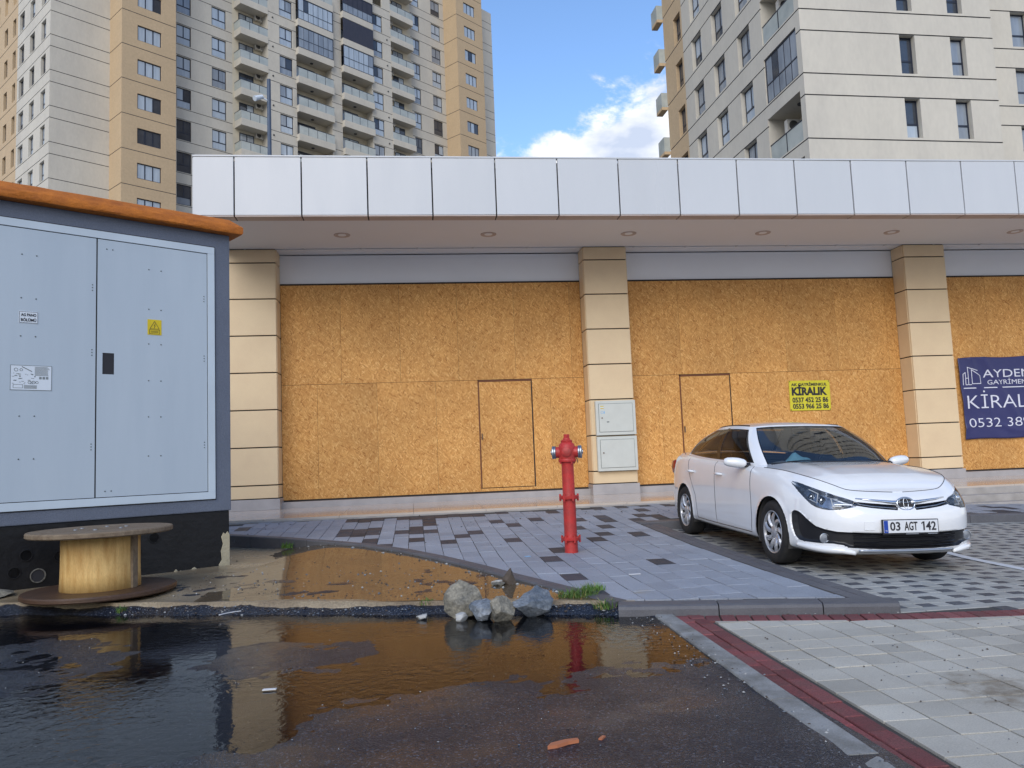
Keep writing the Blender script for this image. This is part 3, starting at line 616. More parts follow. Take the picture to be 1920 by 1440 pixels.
# ---- yellow rental sign
ys = empty('rental_sign', (8.29, 16.965, 2.01)); ys.rotation_euler = (0, R(.6), 0)
tag(ys, 'small yellow rental sign with black letters nailed to the chipboard', 'sign')
q = MB(); q.box(0, .955, -.006, 0, 0, .665); q.build('board', 'banner_yellow', ys, bevel=.002, segs=1)
for s, x, z, w, sz, bo in (('AK GAYRİMENKUL', .05, .545, .84, .085, .003), ('KİRALIK', .055, .335, .83, .235, .012), ('0537 452 25 86', .06, .175, .84, .15, .005), ('0553 966 25 86', .065, .035, .84, .15, .005)):
    text('lettering', s, sz, 'print_black', ys, (x, -.0075, z), width=w, bold=bo)
for x, z in ((.02, .02), (.935, .02), (.02, .645), (.935, .645)):
    q = MB(); q.cyl((x, -.011, z), (x, -.005, z), .012, n=8); q.build('nail', 'rust_bolt', ys)
# ---- navy rental banner, cloth with slack folds
bn = empty('rental_banner', (12.40, 16.95, 1.22)); tag(bn, 'wrinkled navy blue rental banner with white lettering hung across chipboard', 'banner')
NX, NZ = 90, 50; BW, BH = 3.7, 1.86
X, Z = np.meshgrid(np.linspace(0, BW, NX), np.linspace(0, BH, NZ), indexing='ij')
Yb = -.012-.016*np.sin(X*2.3+Z*3.2+.4)**2*(Z/BH)-.030*np.exp(-((X-.30-.25*(BH-Z))/.07)**2)*(Z/BH)-.022*np.exp(-((X-.62-.5*(BH-Z))/.09)**2)-.012*np.sin(Z*9+X*2)*np.exp(-X/.25)-.014*np.exp(-((Z-.25-.12*np.sin(X*3))/.06)**2)-.02*(fbm(X*2.2, Z*2.2, 4, 3)-.4)
v = np.stack([X+.02*np.sin(Z*3), Yb, Z+.012*np.sin(X*4)+(.03*X/BW if True else 0)], -1).reshape(-1, 3); me = bpy.data.meshes.new('cloth')
i, j = np.meshgrid(np.arange(NX-1), np.arange(NZ-1), indexing='ij'); a = (i*NZ+j).ravel(); me.from_pydata(v.tolist(), [], np.stack([a, a+NZ, a+NZ+1, a+1], 1).tolist()); me.materials.append(MATS['banner_navy']); me.shade_smooth()
cl = link('cloth', me, bn); sm_ = cl.modifiers.new('thickness', 'SOLIDIFY'); sm_.thickness = .002
def drape(o):
    """lay flat lettering on the folds of the cloth"""
    me = o.data; bmx = bmesh.new(); bmx.from_mesh(me); bmesh.ops.subdivide_edges(bmx, edges=[e for e in bmx.edges if e.calc_length() > .06], cuts=2); bmesh.ops.triangulate(bmx, faces=bmx.faces)
    for w in bmx.verts:
        x, z = w.co.x+o.location.x, w.co.z+o.location.z; fi = min(max(x/BW*(NX-1), 0), NX-1.001); fj = min(max(z/BH*(NZ-1), 0), NZ-1.001); i, j = int(fi), int(fj)
        s, t = fi-i, fj-j; yy = (Yb[i, j]*(1-s)+Yb[i+1, j]*s)*(1-t)+(Yb[i, j+1]*(1-s)+Yb[i+1, j+1]*s)*t; w.co.y = yy-.006+w.co.y-o.location.y
    bmx.to_mesh(me); bmx.free()
for s, x, z, w, sz, bo in (('AYDEMİR', .56, 1.40, 1.62, .26, 0), ('GAYRİMENKUL', .66, 1.235, 1.35, .15, 0), ('KİRALIK', .12, .70, 1.95, .44, -.004), ('0532 389 22', .12, .27, 2.02, .30, -.003)):
    drape(text('lettering', s, sz, 'banner_text', bn, (x, 0, z), width=w, bold=bo))
q = MB(); q.box(0, 2.4, 0, .001, 0, .022); o = q.build('rule', 'banner_text', bn); o.location = (.06, 0, 1.155); drape(o)
q = MB()
for seg in (((.0, .02), (.0, .26)), ((.0, .26), (.06, .30)), ((.06, .30), (.06, .02)), ((.06, .02), (.11, .02)), ((.06, .17), (.13, .17)), ((.13, .02), (.13, .42)), ((.13, .42), (.36, .34)), ((.13, .02), (.20, .02)), ((.22, .04), (.22, .36)), ((.22, .04), (.42, .04)), ((.42, .04), (.42, .22)), ((.42, .22), (.22, .36))):
    a, b = Vector((seg[0][0], 0, seg[0][1])), Vector((seg[1][0], 0, seg[1][1])); d = (b-a).normalized(); n = Vector((-d.z, 0, d.x))*.008; d *= .008
    q.hexa([tuple(a-d-n), tuple(b+d-n), tuple(b+d-n+Vector((0, .001, 0))), tuple(a-d-n+Vector((0, .001, 0))), tuple(a-d+n), tuple(b+d+n), tuple(b+d+n+Vector((0, .001, 0))), tuple(a-d+n+Vector((0, .001, 0)))])
o = q.build('logo', 'banner_text', bn); o.location = (.06, 0, 1.225); drape(o)
# ================================================================ apartment towers
def relief_wall(name, S0, S1, Z0, Z1, feats, m, parent, frame, gm='groove'):
    """wall in the s,z plane with recessed rectangles (s0,s1,z0,z1,depth,open); frame(s,d,z) gives the point"""
    eps = 1e-6; ss = sorted({S0, S1, *[min(max(v, S0), S1) for f in feats for v in f[:2]]}); zs = sorted({Z0, Z1, *[min(max(v, Z0), Z1) for f in feats for v in f[2:4]]})
    ss = [a for i, a in enumerate(ss) if i == 0 or a-ss[i-1] > eps]; zs = [a for i, a in enumerate(zs) if i == 0 or a-zs[i-1] > eps]
    D = np.zeros((len(ss)-1, len(zs)-1)); O = np.zeros_like(D, bool); G = np.zeros_like(D, bool)
    sc = (np.array(ss[1:])+ss[:-1])/2; zc = (np.array(zs[1:])+zs[:-1])/2
    for f in feats:
        a = (sc > f[0]) & (sc < f[1]); b = (zc > f[2]) & (zc < f[3]); w = np.outer(a, b); w &= (f[4] > D); D[w] = f[4]; O[w] = f[5]; G[w] = (f[4] < .06)
    mb = MB()
    for i in range(len(ss)-1):
        for j in range(len(zs)-1):
            d = D[i, j]; a, b, c, e = ss[i], ss[i+1], zs[j], zs[j+1]; mb.cur = int(G[i, j])
            if not O[i, j]: mb.poly([frame(a, d, c), frame(b, d, c), frame(b, d, e), frame(a, d, e)])
            for di, dj, p in ((1, 0, ((b, c), (b, e))), (-1, 0, ((a, c), (a, e))), (0, 1, ((a, e), (b, e))), (0, -1, ((a, c), (b, c)))):
                k, l = i+di, j+dj
                if 0 <= k < D.shape[0] and 0 <= l < D.shape[1] and D[k, l] < d:
                    mb.cur = int(G[i, j]); mb.poly([frame(p[0][0], D[k, l], p[0][1]), frame(p[1][0], D[k, l], p[1][1]), frame(p[1][0], d, p[1][1]), frame(p[0][0], d, p[0][1])])
    me = bpy.data.meshes.new(name); me.from_pydata(mb.v, [], mb.f); me.materials.append(MATS[m]); me.materials.append(MATS[gm]); me.polygons.foreach_set('material_index', mb.m); return link(name, me, parent)
WIN = {}
def win_mesh(kind, w, h):
    """frame and pane meshes in local s (x), depth (y), z; origin at lower left of the opening"""
    k = (kind, round(w, 2), round(h, 2))
    if k in WIN: return WIN[k]
    t, d = .075, .06; q = MB(); q.box(0, w, 0, d, 0, t).box(0, w, 0, d, h-t, h).box(0, t, 0, d, t, h-t).box(w-t, w, 0, d, t, h-t); panes = []
    def pane(a, b, c, e): r_ = MB(); r_.box(a, b, .02, .035, c, e); panes.append(r_.mesh('pane', 'pane_mid'))
    if kind == 'triple':
        x = t; pw = (w-2*t-2*.09)/3
        for i in range(3):
            pane(x, x+pw, t, h-t)
            if i < 2: q.box(x+pw, x+pw+.09, 0, d, t, h-t)
            x += pw+.09
    elif kind == 'two_over_one':
        zm = h*.36; q.box(t, w-t, 0, d, zm, zm+.10); c = w*.5; q.box(c-.045, c+.045, 0, d, zm+.10, h-t); pane(t, c-.045, zm+.10, h-t); pane(c+.045, w-t, zm+.10, h-t); pane(t, w-t, t, zm)
    elif kind == 'one_over_one':
        zm = h*.36; q.box(t, w-t, 0, d, zm, zm+.10); pane(t, w-t, zm+.10, h-t); pane(t, w-t, t, zm)
    elif kind == 'door':
        c = w*.5; q.box(c-.045, c+.045, 0, d, t, h-t); pane(t, c-.045, t, h-t); pane(c+.045, w-t, t, h-t)
    elif kind == 'glazing':
        n = max(3, int(w/.62)); zm = h*.40; q.box(t, w-t, 0, d, zm, zm+.06); pw = (w-2*t)/n
        for i in range(n):
            if i: q.box(t+i*pw-.014, t+i*pw+.014, 0, d*.6, t, h-t)
            pane(t+i*pw+.014, t+(i+1)*pw-.014, zm+.06, h-t)
        pane(t, w-t, t, zm)
    WIN[k] = (q.mesh('window', 'frame_dark'), panes); return WIN[k]
wr = random.Random(11)
def window(parent, kind, w, h, loc, rot, mats=None, name='window'):
    fm, panes = win_mesh(kind, w, h); o = link(name, fm, parent, loc, (0, 0, rot)); base = mats or wr.choices(['pane_curtain', 'pane_mid', 'pane_dark'], [.55, .3, .15])[0]
    for i, p in enumerate(panes):
        m = base if wr.random() < .72 else wr.choice(['pane_curtain', 'pane_mid', 'pane_dark'])
        omat(link('pane', p, o), m)
    return o
AC = None
def ac_unit(parent, loc, rot):
    global AC
    if AC is None:
        q = MB(); q.box(0, .85, 0, .30, 0, .62); q.box(.05, .12, .02, .28, -.08, 0).box(.72, .79, .02, .28, -.08, 0); q.cur = 1; q.lathe([(.23, 0), (.25, -.012), (.21, -.018), (.21, -.004), (.02, -.006)], (.33, 0, .31), 'y', 20)
        for k in range(4): q.box(.63, .80, -.006, 0, .12+.11*k, .16+.11*k)
        AC = q.mesh('air_conditioner', ['ac_white', 'ac_dark'])
    return link('air_conditioner', AC, parent, loc, (0, 0, rot))

# ---------------------------------------------------------------- left tower
A_ = .86491
tl = empty('apartment_tower', (-24.28, 70.6, 0), math.pi/2-A_)
tag(tl, 'tall grey and beige apartment tower with balconies behind the fascia on the left', 'building')
ST, ZB = 3.15, 35.6
zn = lambda n: ZB+ST*n
OFF, MID = 2.6, 1.3
def lines(s0, s1, ns, double=True):
    f = []
    for n in ns:
        f.append((s0, s1, zn(n)-.03, zn(n)+.03, .04, False))
        if double: f.append((s0, s1, zn(n)-1.06, zn(n)-1.0, .04, False))
    return f
N_ALL = range(-11, 11)
TOP = 78.0
plane = lambda off: (lambda s, d, z: (s, off+d, z))
# end bay left of the beige shaft, and its return facing left
relief_wall('wall', -4.85, 0, 0, TOP, lines(-4.85, 0, N_ALL), 'tower_white', tl, plane(OFF))
left_cols = [(3.66, 4.60), (6.56, 7.60), (9.42, 10.54)]; f = lines(OFF, 11.3, N_ALL)
fl = lambda s, d, z: (-4.85+d, s, z)
for n in range(-6, 4):
    for a, b in left_cols: f.append((a, b+.25, zn(n)+.12, zn(n)+1.85, .28, True))
relief_wall('wall', OFF, 11.3, 0, TOP, f, 'tower_white', tl, fl)
f = lines(11.3, 19, N_ALL, False)
for n in range(-6, 4):
    for a, b in ((11.85, 12.75), (14.3, 15.3), (16.9, 17.8)): f.append((a, b, zn(n)+.45, zn(n)+2.15, .28, True))
relief_wall('wall', 11.3, 19, 0, TOP, f, 'tower_beige', tl, fl)
for n in range(-5, 3):
    for a, b in left_cols: window(tl, 'one_over_one', b+.25-a, 1.73, (-4.85+.22, b+.25, zn(n)+.12), -math.pi/2)
    for a, b in ((11.85, 12.75), (14.3, 15.3), (16.9, 17.8)): window(tl, 'one_over_one', b-a, 1.70, (-4.85+.22, b, zn(n)+.45), -math.pi/2, 'pane_dark')
# beige shafts
for s0, s1, w0, w1, ns in ((0, 4.8, 1.35, 3.46, range(-5, 3)), (40.87, 45.53, 42.2, 44.2, range(1, 8))):
    f = lines(s0, s1, N_ALL, False)
    for n in range(-11, 10): f.append((w0, w1, zn(n)+.72, zn(n)+2.12, .16, True))
    relief_wall('wall', s0, s1, 0, TOP+1, f, 'tower_beige', tl, plane(0))
    for n in ns: window(tl, 'triple', w1-w0, 1.40, (w0, .10, zn(n)+.72), 0)
    relief_wall('wall', 0, OFF+1, 0, TOP+1, lines(0, OFF+1, N_ALL, False), 'tower_beige', tl, (lambda s, d, z, s0=s0: (s0+d, s, z)))
    relief_wall('wall', 0, OFF+1, 0, TOP+1, lines(0, OFF+1, N_ALL, False), 'tower_beige', tl, (lambda s, d, z, s1=s1: (s1-d, s, z)))
# side sections, middle section
def cols(s0, s1, off, wins, ns_all, ns_vis, bays=()):
    f = lines(s0, s1, N_ALL)
    for n in ns_all:
        for a, b in wins: f.append((a, b, zn(n)+.10, zn(n)+2.05, .16, True))
        for a, b in bays: f.append((a, b, zn(n)-.02, zn(n)+2.79, 1.2, False))
    relief_wall('wall', s0, s1, 0, TOP, f, 'tower_white', tl, plane(off))
    for n in ns_vis:
        for a, b in wins: window(tl, 'two_over_one', b-a, 1.95, (a, off+.10, zn(n)+.10), 0, name='window')
cols(4.8, 11.75, OFF, [(6.05, 7.48), (9.59, 11.09)], range(-8, 9), range(-4, 4))
cols(15.0, 31.2, MID, [(16.34, 17.87), (28.42, 29.95)], range(-8, 9), range(-1, 6), [(18.33, 22.75), (24.08, 28.25)])
cols(35.2, 40.87, OFF-.2, [(35.55, 36.70), (38.68, 40.22)], range(-8, 9), range(1, 8))
relief_wall('wall', 45.53, 50.08, 0, 62.4, lines(45.53, 50.08, N_ALL), 'tower_white', tl, plane(OFF))
for s, a, b in ((15.0, MID, OFF), (31.2, MID, OFF)):
    q = MB(); q.poly([(s, a, 0), (s, b+.1, 0), (s, b+.1, TOP), (s, a, TOP)]); q.build('wall', 'tower_white', tl)
q = MB(); q.box(-4.6, 49.9, OFF+2.1, 20, 0, 62.2).box(-4.6, 45.5, OFF+2.1, 20, 62.2, TOP-.3); q.build('core', 'tower_white', tl)
q = MB(); q.box(45.53, 50.08, OFF+.05, OFF+2.2, 62.2, 62.38).box(-4.84, 45.5, .05, 20.1, TOP-.4, TOP-.05); q.build('roof', 'groove', tl)
# balcony bays with doors and air conditioners
def balcony(s0, s1, wall_off, n, door, acx, right_open):
    z = zn(n); q = MB(); q.box(s0, s1, MID-.05, wall_off, z-.40, z+.05).box(s0, s1, MID-.05, MID+.10, z+.05, z+.30).box(s0, s0+.12, MID+.10, wall_off, z+.05, z+.30); q.box(s1-.12, s1, MID+.10, wall_off, z+.05, z+.30)
    o = q.build('balcony', 'tower_white', tl)
    q = MB(); pn = 3; w = (s1-s0)/pn
    for k in range(pn):
        g_ = MB(); g_.box(s0+k*w+.02, s0+(k+1)*w-.02, MID+.01, MID+.03, z+.30, z+1.12); g_.build('glass_panel', 'rail_glass', o)
    q.box(s0, s1, MID-.005, MID+.045, z+1.12, z+1.17)
    for k in range(1, pn): q.box(s0+k*w-.02, s0+k*w+.02, MID, MID+.04, z+.30, z+1.12)
    e = s0 if not right_open else s1
    q.box(e-.025, e+.025, MID+.045, wall_off, z+1.12, z+1.17); q.build('handrail', 'frame_dark', o)
    g_ = MB(); g_.box(e-.01, e+.01, MID+.05, wall_off-.05, z+.30, z+1.12); g_.build('glass_panel', 'rail_glass', o)
    window(tl, 'door', door[1]-door[0], 2.35, (door[0], wall_off-.05, z+.12), 0, name='balcony_door')
    ac_unit(o, (acx, wall_off-.32, z+2.32), 0)
for s0, s1, off in ((11.75, 15.0, OFF), (31.2, 35.2, OFF-.2)):
    q = MB(); q.poly([(s0, off, 0), (s1, off, 0), (s1, off, TOP), (s0, off, TOP)]); q.build('wall', 'balcony_cream', tl)
for n in range(-2, 5): balcony(11.95, 15.02, OFF, n, (12.45, 14.05), 14.12, False)
for n in range(0, 8): balcony(31.18, 34.7, OFF-.2, n, (32.3, 33.9), 31.35, True)
for a, b, encl in ((18.33, 22.75, {3: 'pane_mid', 4: 'pane_curtain', -2: 'pane_mid'}), (24.08, 28.25, {5: 'awning_dark', 4: 'awning_dark', 3: 'pane_curtain'})):
    for n in range(-3, 7):
        z = zn(n); q = MB(); q.box(a-.02, b+.02, MID-.45, MID+1.19, z-.40, z-.021).box(a-.02, b+.02, MID-.45, MID-.30, z-.021, z+.34); q.box(a-.02, a+.10, MID-.30, MID, z-.021, z+.34).box(b-.10, b+.02, MID-.30, MID, z-.021, z+.34); o = q.build('balcony', 'tower_white', tl)
        q = MB(); q.box(a, b, MID+1.16, MID+1.19, z+.02, z+2.73); q.build('back_wall', 'balcony_cream', o)
        w = window(tl, 'door', 2.6, 2.2, (a+.35, MID+1.10, z+.08), 0, name='balcony_door')
        q = MB(); q.lathe([(.001, 0), (.16, 0), (.18, .06)], ((a+b)/2, MID+.5, z-.46), n=12); q.build('ceiling_lamp', 'ac_dark', o)
        if n in encl and encl[n] == 'awning_dark' and n == 4:
            q = MB(); q.box(a, b, MID-.44, MID-.40, z+.36, z+2.70); q.build('awning', 'awning_dark', o)
        elif n in encl: window(tl, 'glazing', b-a, 2.36, (a, MID-.42, z+.36), 0, encl[n], name='balcony_glazing')
        else:
            pn = 4; w = (b-a)/pn; q = MB()
            for k in range(pn): g_ = MB(); g_.box(a+k*w+.02, a+(k+1)*w-.02, MID-.40, MID-.38, z+.34, z+1.25); g_.build('glass_panel', 'rail_glass', o)
            q.box(a, b, MID-.42, MID-.37, z+1.25, z+1.30)
            for k in range(1, pn): q.box(a+k*w-.02, a+k*w+.02, MID-.41, MID-.38, z+.34, z+1.25)
            q.build('handrail', 'frame_dark', o)
for n in range(-1, 6):
    q = MB()
    q.cyl((15.55, MID-.06, zn(n)-.5), (15.55, MID+.02, zn(n)-.5), .09, n=10); q.build('vent', 'ac_dark', tl)
    q = MB(); q.cyl((30.6, MID-.06, zn(n)-.5), (30.6, MID+.02, zn(n)-.5), .09, n=10); q.build('vent', 'ac_dark', tl)

# ---------------------------------------------------------------- right tower
tr_ = empty('apartment_tower', (18.30, 33.74, 0), R(1.8)); tag(tr_, 'pale cream apartment tower with slot windows rising above the fascia on the right', 'building')
SR, Z0R = 3.12, 18.41
zr = lambda n: Z0R+SR*n
NR = range(-5, 19); TOPR = zr(18)+1.5
def rlines(s0, s1, double=True):
    f = []
    for n in NR:
        f.append((s0, s1, zr(n)-.03, zr(n)+.03, .045, False))
        if double: f.append((s0, s1, zr(n)-1.07, zr(n)-1.01, .045, False))
    return f
f = rlines(0, 9.96)
for n in range(-4, 18):
    for a in (5.0, 7.66): f.append((a, a+.80, zr(n)+.14, zr(n)+2.06, .34, True))
relief_wall('wall', 0, 9.96, 0, TOPR, f, 'tower_white', tr_, lambda s, d, z: (s, d, z))
for n in range(-2, 18):
    for a in (5.0, 7.66): window(tr_, 'one_over_one', .80, 1.92, (a, .27, zr(n)+.14), 0, wr.choice(['pane_mid', 'pane_dark']))
f = rlines(9.96, 34)
for n in range(-4, 18):
    for a in (13.5, 17.5, 21.5, 25.5, 29.5): f.append((a, a+1.0, zr(n)+.14, zr(n)+2.06, .34, True))
relief_wall('wall', 9.96, 34, 0, TOPR, f, 'tower_white', tr_, lambda s, d, z: (s, 2.7+d, z))
for n in range(-2, 18):
    for a in (13.5, 17.5, 21.5, 25.5, 29.5): window(tr_, 'one_over_one', 1.0, 1.92, (a, 2.97, zr(n)+.14), 0, 'pane_dark' if n > 3 else 'pane_mid')
q = MB(); q.poly([(9.96, 0, 0), (9.96, 2.75, 0), (9.96, 2.75, TOPR), (9.96, 0, TOPR)]); q.build('wall', 'tower_white', tr_)
sf = lambda s, d, z: (d, s, z)
f = rlines(0, 14.0); cw = ((4.97, 6.45), (8.10, 9.60), (11.15, 12.65))
for n in range(-4, 6):
    for a, b in cw: f.append((a, b, zr(n)+.14, zr(n)+2.06, .30, True))
    f.append((.42, 3.64, zr(n)+.10, zr(n)+2.45, 1.6, False))
relief_wall('wall', 0, 14.0, 0, TOPR, f, 'tower_white', tr_, sf)
f = rlines(14.0, 17.3, False)
for n in range(-4, 6): f.append((14.25, 15.45, zr(n)+.14, zr(n)+1.95, .30, True))
relief_wall('wall', 14.0, 17.3, 0, TOPR+2, f, 'tower_beige', tr_, sf)
for n in range(-3, 6):
    for a, b in cw: window(tr_, 'two_over_one', b-a, 1.92, (.24, b, zr(n)+.14), -math.pi/2, wr.choice(['pane_mid', 'pane_curtain', 'pane_mid']))
    window(tr_, 'one_over_one', 1.20, 1.81, (.24, 15.45, zr(n)+.14), -math.pi/2, 'pane_dark')
    z = zr(n); q = MB(); q.box(1.56, 1.60, .43, 3.63, z+.11, z+2.44); o = q.build('balcony', 'balcony_cream', tr_)
    window(tr_, 'door', 1.5, 2.1, (1.50, 2.2, z+.12), -math.pi/2, 'pane_dark', 'balcony_door')
    q = MB(); q.lathe([(.001, 0), (.17, 0), (.19, .06)], (.75, 1.7, z+2.38), n=14); q.build('ceiling_lamp', 'ac_dark', o)
    if n == 0: window(tr_, 'glazing', 3.2, 2.33, (.06, 3.63, z+.11), -math.pi/2, 'pane_mid', 'balcony_glazing')
    else:
        q = MB(); q.box(.04, .09, .43, 3.63, z+1.05, z+1.10); q.box(.05, .08, 2.0, 2.06, z+.10, z+1.05); q.build('handrail', 'frame_dark', o)
        for a, b in ((.45, 1.98), (2.08, 3.61)): g_ = MB(); g_.box(.055, .075, a, b, z+.12, z+1.04); g_.build('glass_panel', 'rail_glass', o)
        ac_unit(o, (.62, 3.60, z+1.42), -math.pi/2+.0) if False else ac_unit(o, (.55, 2.75, z+1.50), 0)
    q = MB(); q.box(-.42, 0, 17.3, 18.4, z-.25, z-.05); e = q.build('balcony', 'tower_beige', tr_)
    g_ = MB(); g_.box(-.42, -.40, 17.3, 18.4, z-.05, z+.95).box(-.40, 0, 17.3, 17.32, z-.05, z+.95); g_.build('glass_panel', 'rail_glass', e)
q = MB(); q.box(1.7, 33.9, 4.4, 16.9, 0, TOPR-.1).box(.5, 9.8, .5, 4.4, TOPR-.2, TOPR-.1).box(.4, 20, 17.0, 17.28, 0, TOPR+1.6); q.build('core', 'tower_beige', tr_)

# ---------------------------------------------------------------- lamp post behind the shops
lp = empty('camera_post', (-4.37, 26, 0)); tag(lp, 'slim dark blue steel post with a white security camera above the fascia', 'post')
q = MB(); q.cyl((0, 0, 0), (0, 0, 13.85), .085, .062, 12); q.build('pole', 'pole_blue', lp, smooth=R(40))
q = MB(); q.cyl((0, 0, 13.1), (-.24, -.1, 13.22), .025, n=8).cyl((-.20, -.08, 13.22), (-.40, -.30, 13.06), .07, .085, 12); q.build('security_camera', 'print_white', lp, smooth=R(40))
# ================================================================ transformer kiosk
KA = R(35.0)
ki = empty('transformer_kiosk', (-2.183, 9.791, .08), KA); tag(ki, 'grey concrete transformer kiosk with pale blue steel doors and orange roof edge', 'kiosk')
KL, KD = -6.2, 2.7; zk = lambda z: z-.08
q = MB(); q.box(KL, .06, 0, KD, zk(.72), zk(3.99)); q.build('wall', 'kiosk_wall', ki, bevel=.012)
mat('bitumen_worn', (.05, .05, .048), .7, var=.9, vscale=40, vcol=(.2, .19, .16))
# bitumen painted base with cable entry plugs
f = []
q = MB(); q.box(KL+.01, .045, .02, KD-.02, -.30, zk(.722)); base = q.build('base', 'bitumen', ki, bevel=.015)
plugs = [(-1.915, .13, 1), (-2.12, .18, 0), (-1.72, .30, 0), (-1.60, .14, 0), (-2.02, .34, 0), (-1.40, .38, 0), (-.98, .26, 0), (-.80, .40, 0), (-1.15, .16, 0), (-2.45, .2, 0), (-2.7, .36, 0)]
for s_, z_, op in plugs:
    q = MB(); q.lathe([(.060, .0), (.062, -.008), (.052, -.009), (.048, .004)] if not op else [(.066, .0), (.072, -.012), (.062, -.014), (.056, .012)], (s_, .02, z_), 'y', 22); q.build('cable_plug', 'bitumen_worn' if op else 'bitumen', base, smooth=R(50))
    if op: q = MB(); q.lathe([(.001, -.0), (.066, -.002)], (s_, .017, z_), 'y', 20); q.build('cable_hole', 'print_black', base)
def blob_strip(pts, y, t, m, name, parent):
    q = MB(); n = len(pts); q.v = [(a, y, b) for a, b in pts]+[(a, y-t, b) for a, b in pts]; q.f = [tuple(range(n)), tuple(range(2*n-1, n-1, -1))]+[(i, (i+1) % n, n+(i+1) % n, n+i) for i in range(n)]; q.m = [0]*len(q.f); return q.build(name, m, parent, bevel=.004, segs=1)
blob_strip([(-.075, -.04), (.045, -.04), (.045, .36), (.02, .40), (-.005, .37), (-.03, .39), (-.055, .34), (-.035, .26), (-.06, .18), (-.05, .08), (-.085, .03)], .019, .006, 'raw_concrete', 'bare_corner', base)
for a, w in ((-.60, .10), (-.42, .16), (-1.15, .2)): blob_strip([(a, -.03), (a+w, -.03), (a+w*.9, .015), (a+w*.6, .005), (a+w*.35, .035), (a+w*.1, .01)], .019, .008, 'raw_concrete', 'concrete_splash', base)
# orange roof slab: chamfered, slightly uneven edge
def roof():
    o = .12; rings = []
    def ring(e, z, jit):
        xs0, xs1, y0, y1 = KL-e, .06+e, -e, KD+e; pts = []
        n = 40
        for i in range(n): pts.append((xs0+(xs1-xs0)*i/n, y0))
        for i in range(14): pts.append((xs1, y0+(y1-y0)*i/14))
        for i in range(n): pts.append((xs1-(xs1-xs0)*i/n, y1))
        for i in range(14): pts.append((xs0, y1-(y1-y0)*i/14))
        return [(x+rnd.uniform(-jit, jit)*.4, y+rnd.uniform(-jit, jit), z+rnd.uniform(-jit, jit)) for x, y in pts]
    R_ = [ring(-.03, zk(3.992), 0), ring(.02, zk(3.988), .002), ring(o-.012, zk(3.996), .003), ring(o, zk(4.012), .003), ring(o, zk(4.075), .0035), ring(o-.012, zk(4.092), .003), ring(.0, zk(4.185), .003), ring(-.25, zk(4.205), .002)]
    q = MB(); n = len(R_[0])
    for r_ in R_: q.v += r_
    for j in range(len(R_)-1):
        for i in range(n): k = (i+1) % n; q.f.append((j*n+i, j*n+k, (j+1)*n+k, (j+1)*n+i))
    q.f.append(tuple(range((len(R_)-1)*n, len(R_)*n))); q.m = [0]*len(q.f)
    return q.build('roof', 'kiosk_roof', ki, smooth=R(35))
roof()
# steel double doors in a frame
fz0, fz1 = zk(.862), zk(3.812); fx1 = -.130; FWD = .082; fx0 = -4.98
q = MB(); q.box(fx0, fx1, -.018, .004, fz0, fz0+FWD).box(fx0, fx1, -.018, .004, fz1-FWD, fz1).box(fx1-FWD, fx1, -.018, .004, fz0+FWD, fz1-FWD).box(fx0, fx0+FWD, -.018, .004, fz0+FWD, fz1-FWD)
q.build('door_frame', 'kiosk_frame', ki, bevel=.003)
q = MB(); q.box(fx0-.012, fx1+.012, -.004, .003, fz0-.012, fz1+.012); q.build('frame_seal', 'print_black', ki)
dz0, dz1 = fz0+FWD+.008, fz1-FWD-.008
for k, (a, b) in enumerate(((-1.398, fx1-FWD-.008), (-2.590, -1.412), (-3.78, -2.604), (-4.885, -3.794))):
    f = []
    if k in (0, 2): f.append((a+.055, a+.170, zk(2.255), zk(2.485), .05, False))
    d = relief_wall('door', a, b, dz0, dz1, f, 'kiosk_door', ki, lambda s, d, z: (s, -.012+d, z), 'print_black')
    q = MB(); q.poly([(a, -.012, dz0), (a, .0, dz0), (a, .0, dz1), (a, -.012, dz1)]).poly([(b, -.012, dz0), (b, .0, dz0), (b, .0, dz1), (b, -.012, dz1)]); q.build('door_edge', 'grey_line', d)
    w = b-a
    for zz in (dz0+.06, dz0+.42, dz0+.85, dz0+1.25, dz0+1.66, dz0+2.05, dz0+2.5, dz1-.1):          # rivets in pairs
        for xx in ((.07, .13) if k else (.09, .15)):
            q = MB(); q.lathe([(.008, 0), (.006, -.004), (.001, -.005)], (a+xx if zz in (dz0+.06, dz1-.1) else a+w*.28+xx*2.2, -.012, zz), 'y', 8); q.build('rivet', 'grey_line', d)
    for zz in (dz0+.5, dz0+1.5, dz0+2.2):
        for e in range(3): q = MB(); q.lathe([(.007, 0), (.005, -.004), (.001, -.005)], (b-.035, -.012, zz+e*.03), 'y', 8); q.build('rivet', 'grey_line', d)
# signs on the doors
sg = link('warning_sign', MB().box(0, .15, -.003, 0, 0, .172).mesh('warning_sign', 'sign_yellow'), ki, (-.884, -.0125, zk(2.717)))
q = MB(); 
for (a, b) in (((.025, .068), (.125, .068)), ((.125, .068), (.075, .152)), ((.075, .152), (.025, .068)), ((.02, .012), (.13, .012)), ((.13, .012), (.13, .056)), ((.13, .056), (.02, .056)), ((.02, .056), (.02, .012)), ((.082, .125), (.068, .103)), ((.068, .103), (.082, .103)), ((.082, .103), (.070, .078)), ((.035, .040), (.115, .040)), ((.035, .028), (.115, .028))):
    A, B = Vector((a[0], 0, a[1])), Vector((b[0], 0, b[1])); d = (B-A).normalized()*.0022; n = Vector((-d.z, 0, d.x)); y0, y1 = Vector((0, -.0042, 0)), Vector((0, -.003, 0))
    q.hexa([tuple(p) for p in (A-d-n+y0, B+d-n+y0, B+d-n+y1, A-d-n+y1, A-d+n+y0, B+d+n+y0, B+d+n+y1, A-d+n+y1)])
struct(q.build('print', 'print_black', sg), 'stuff')
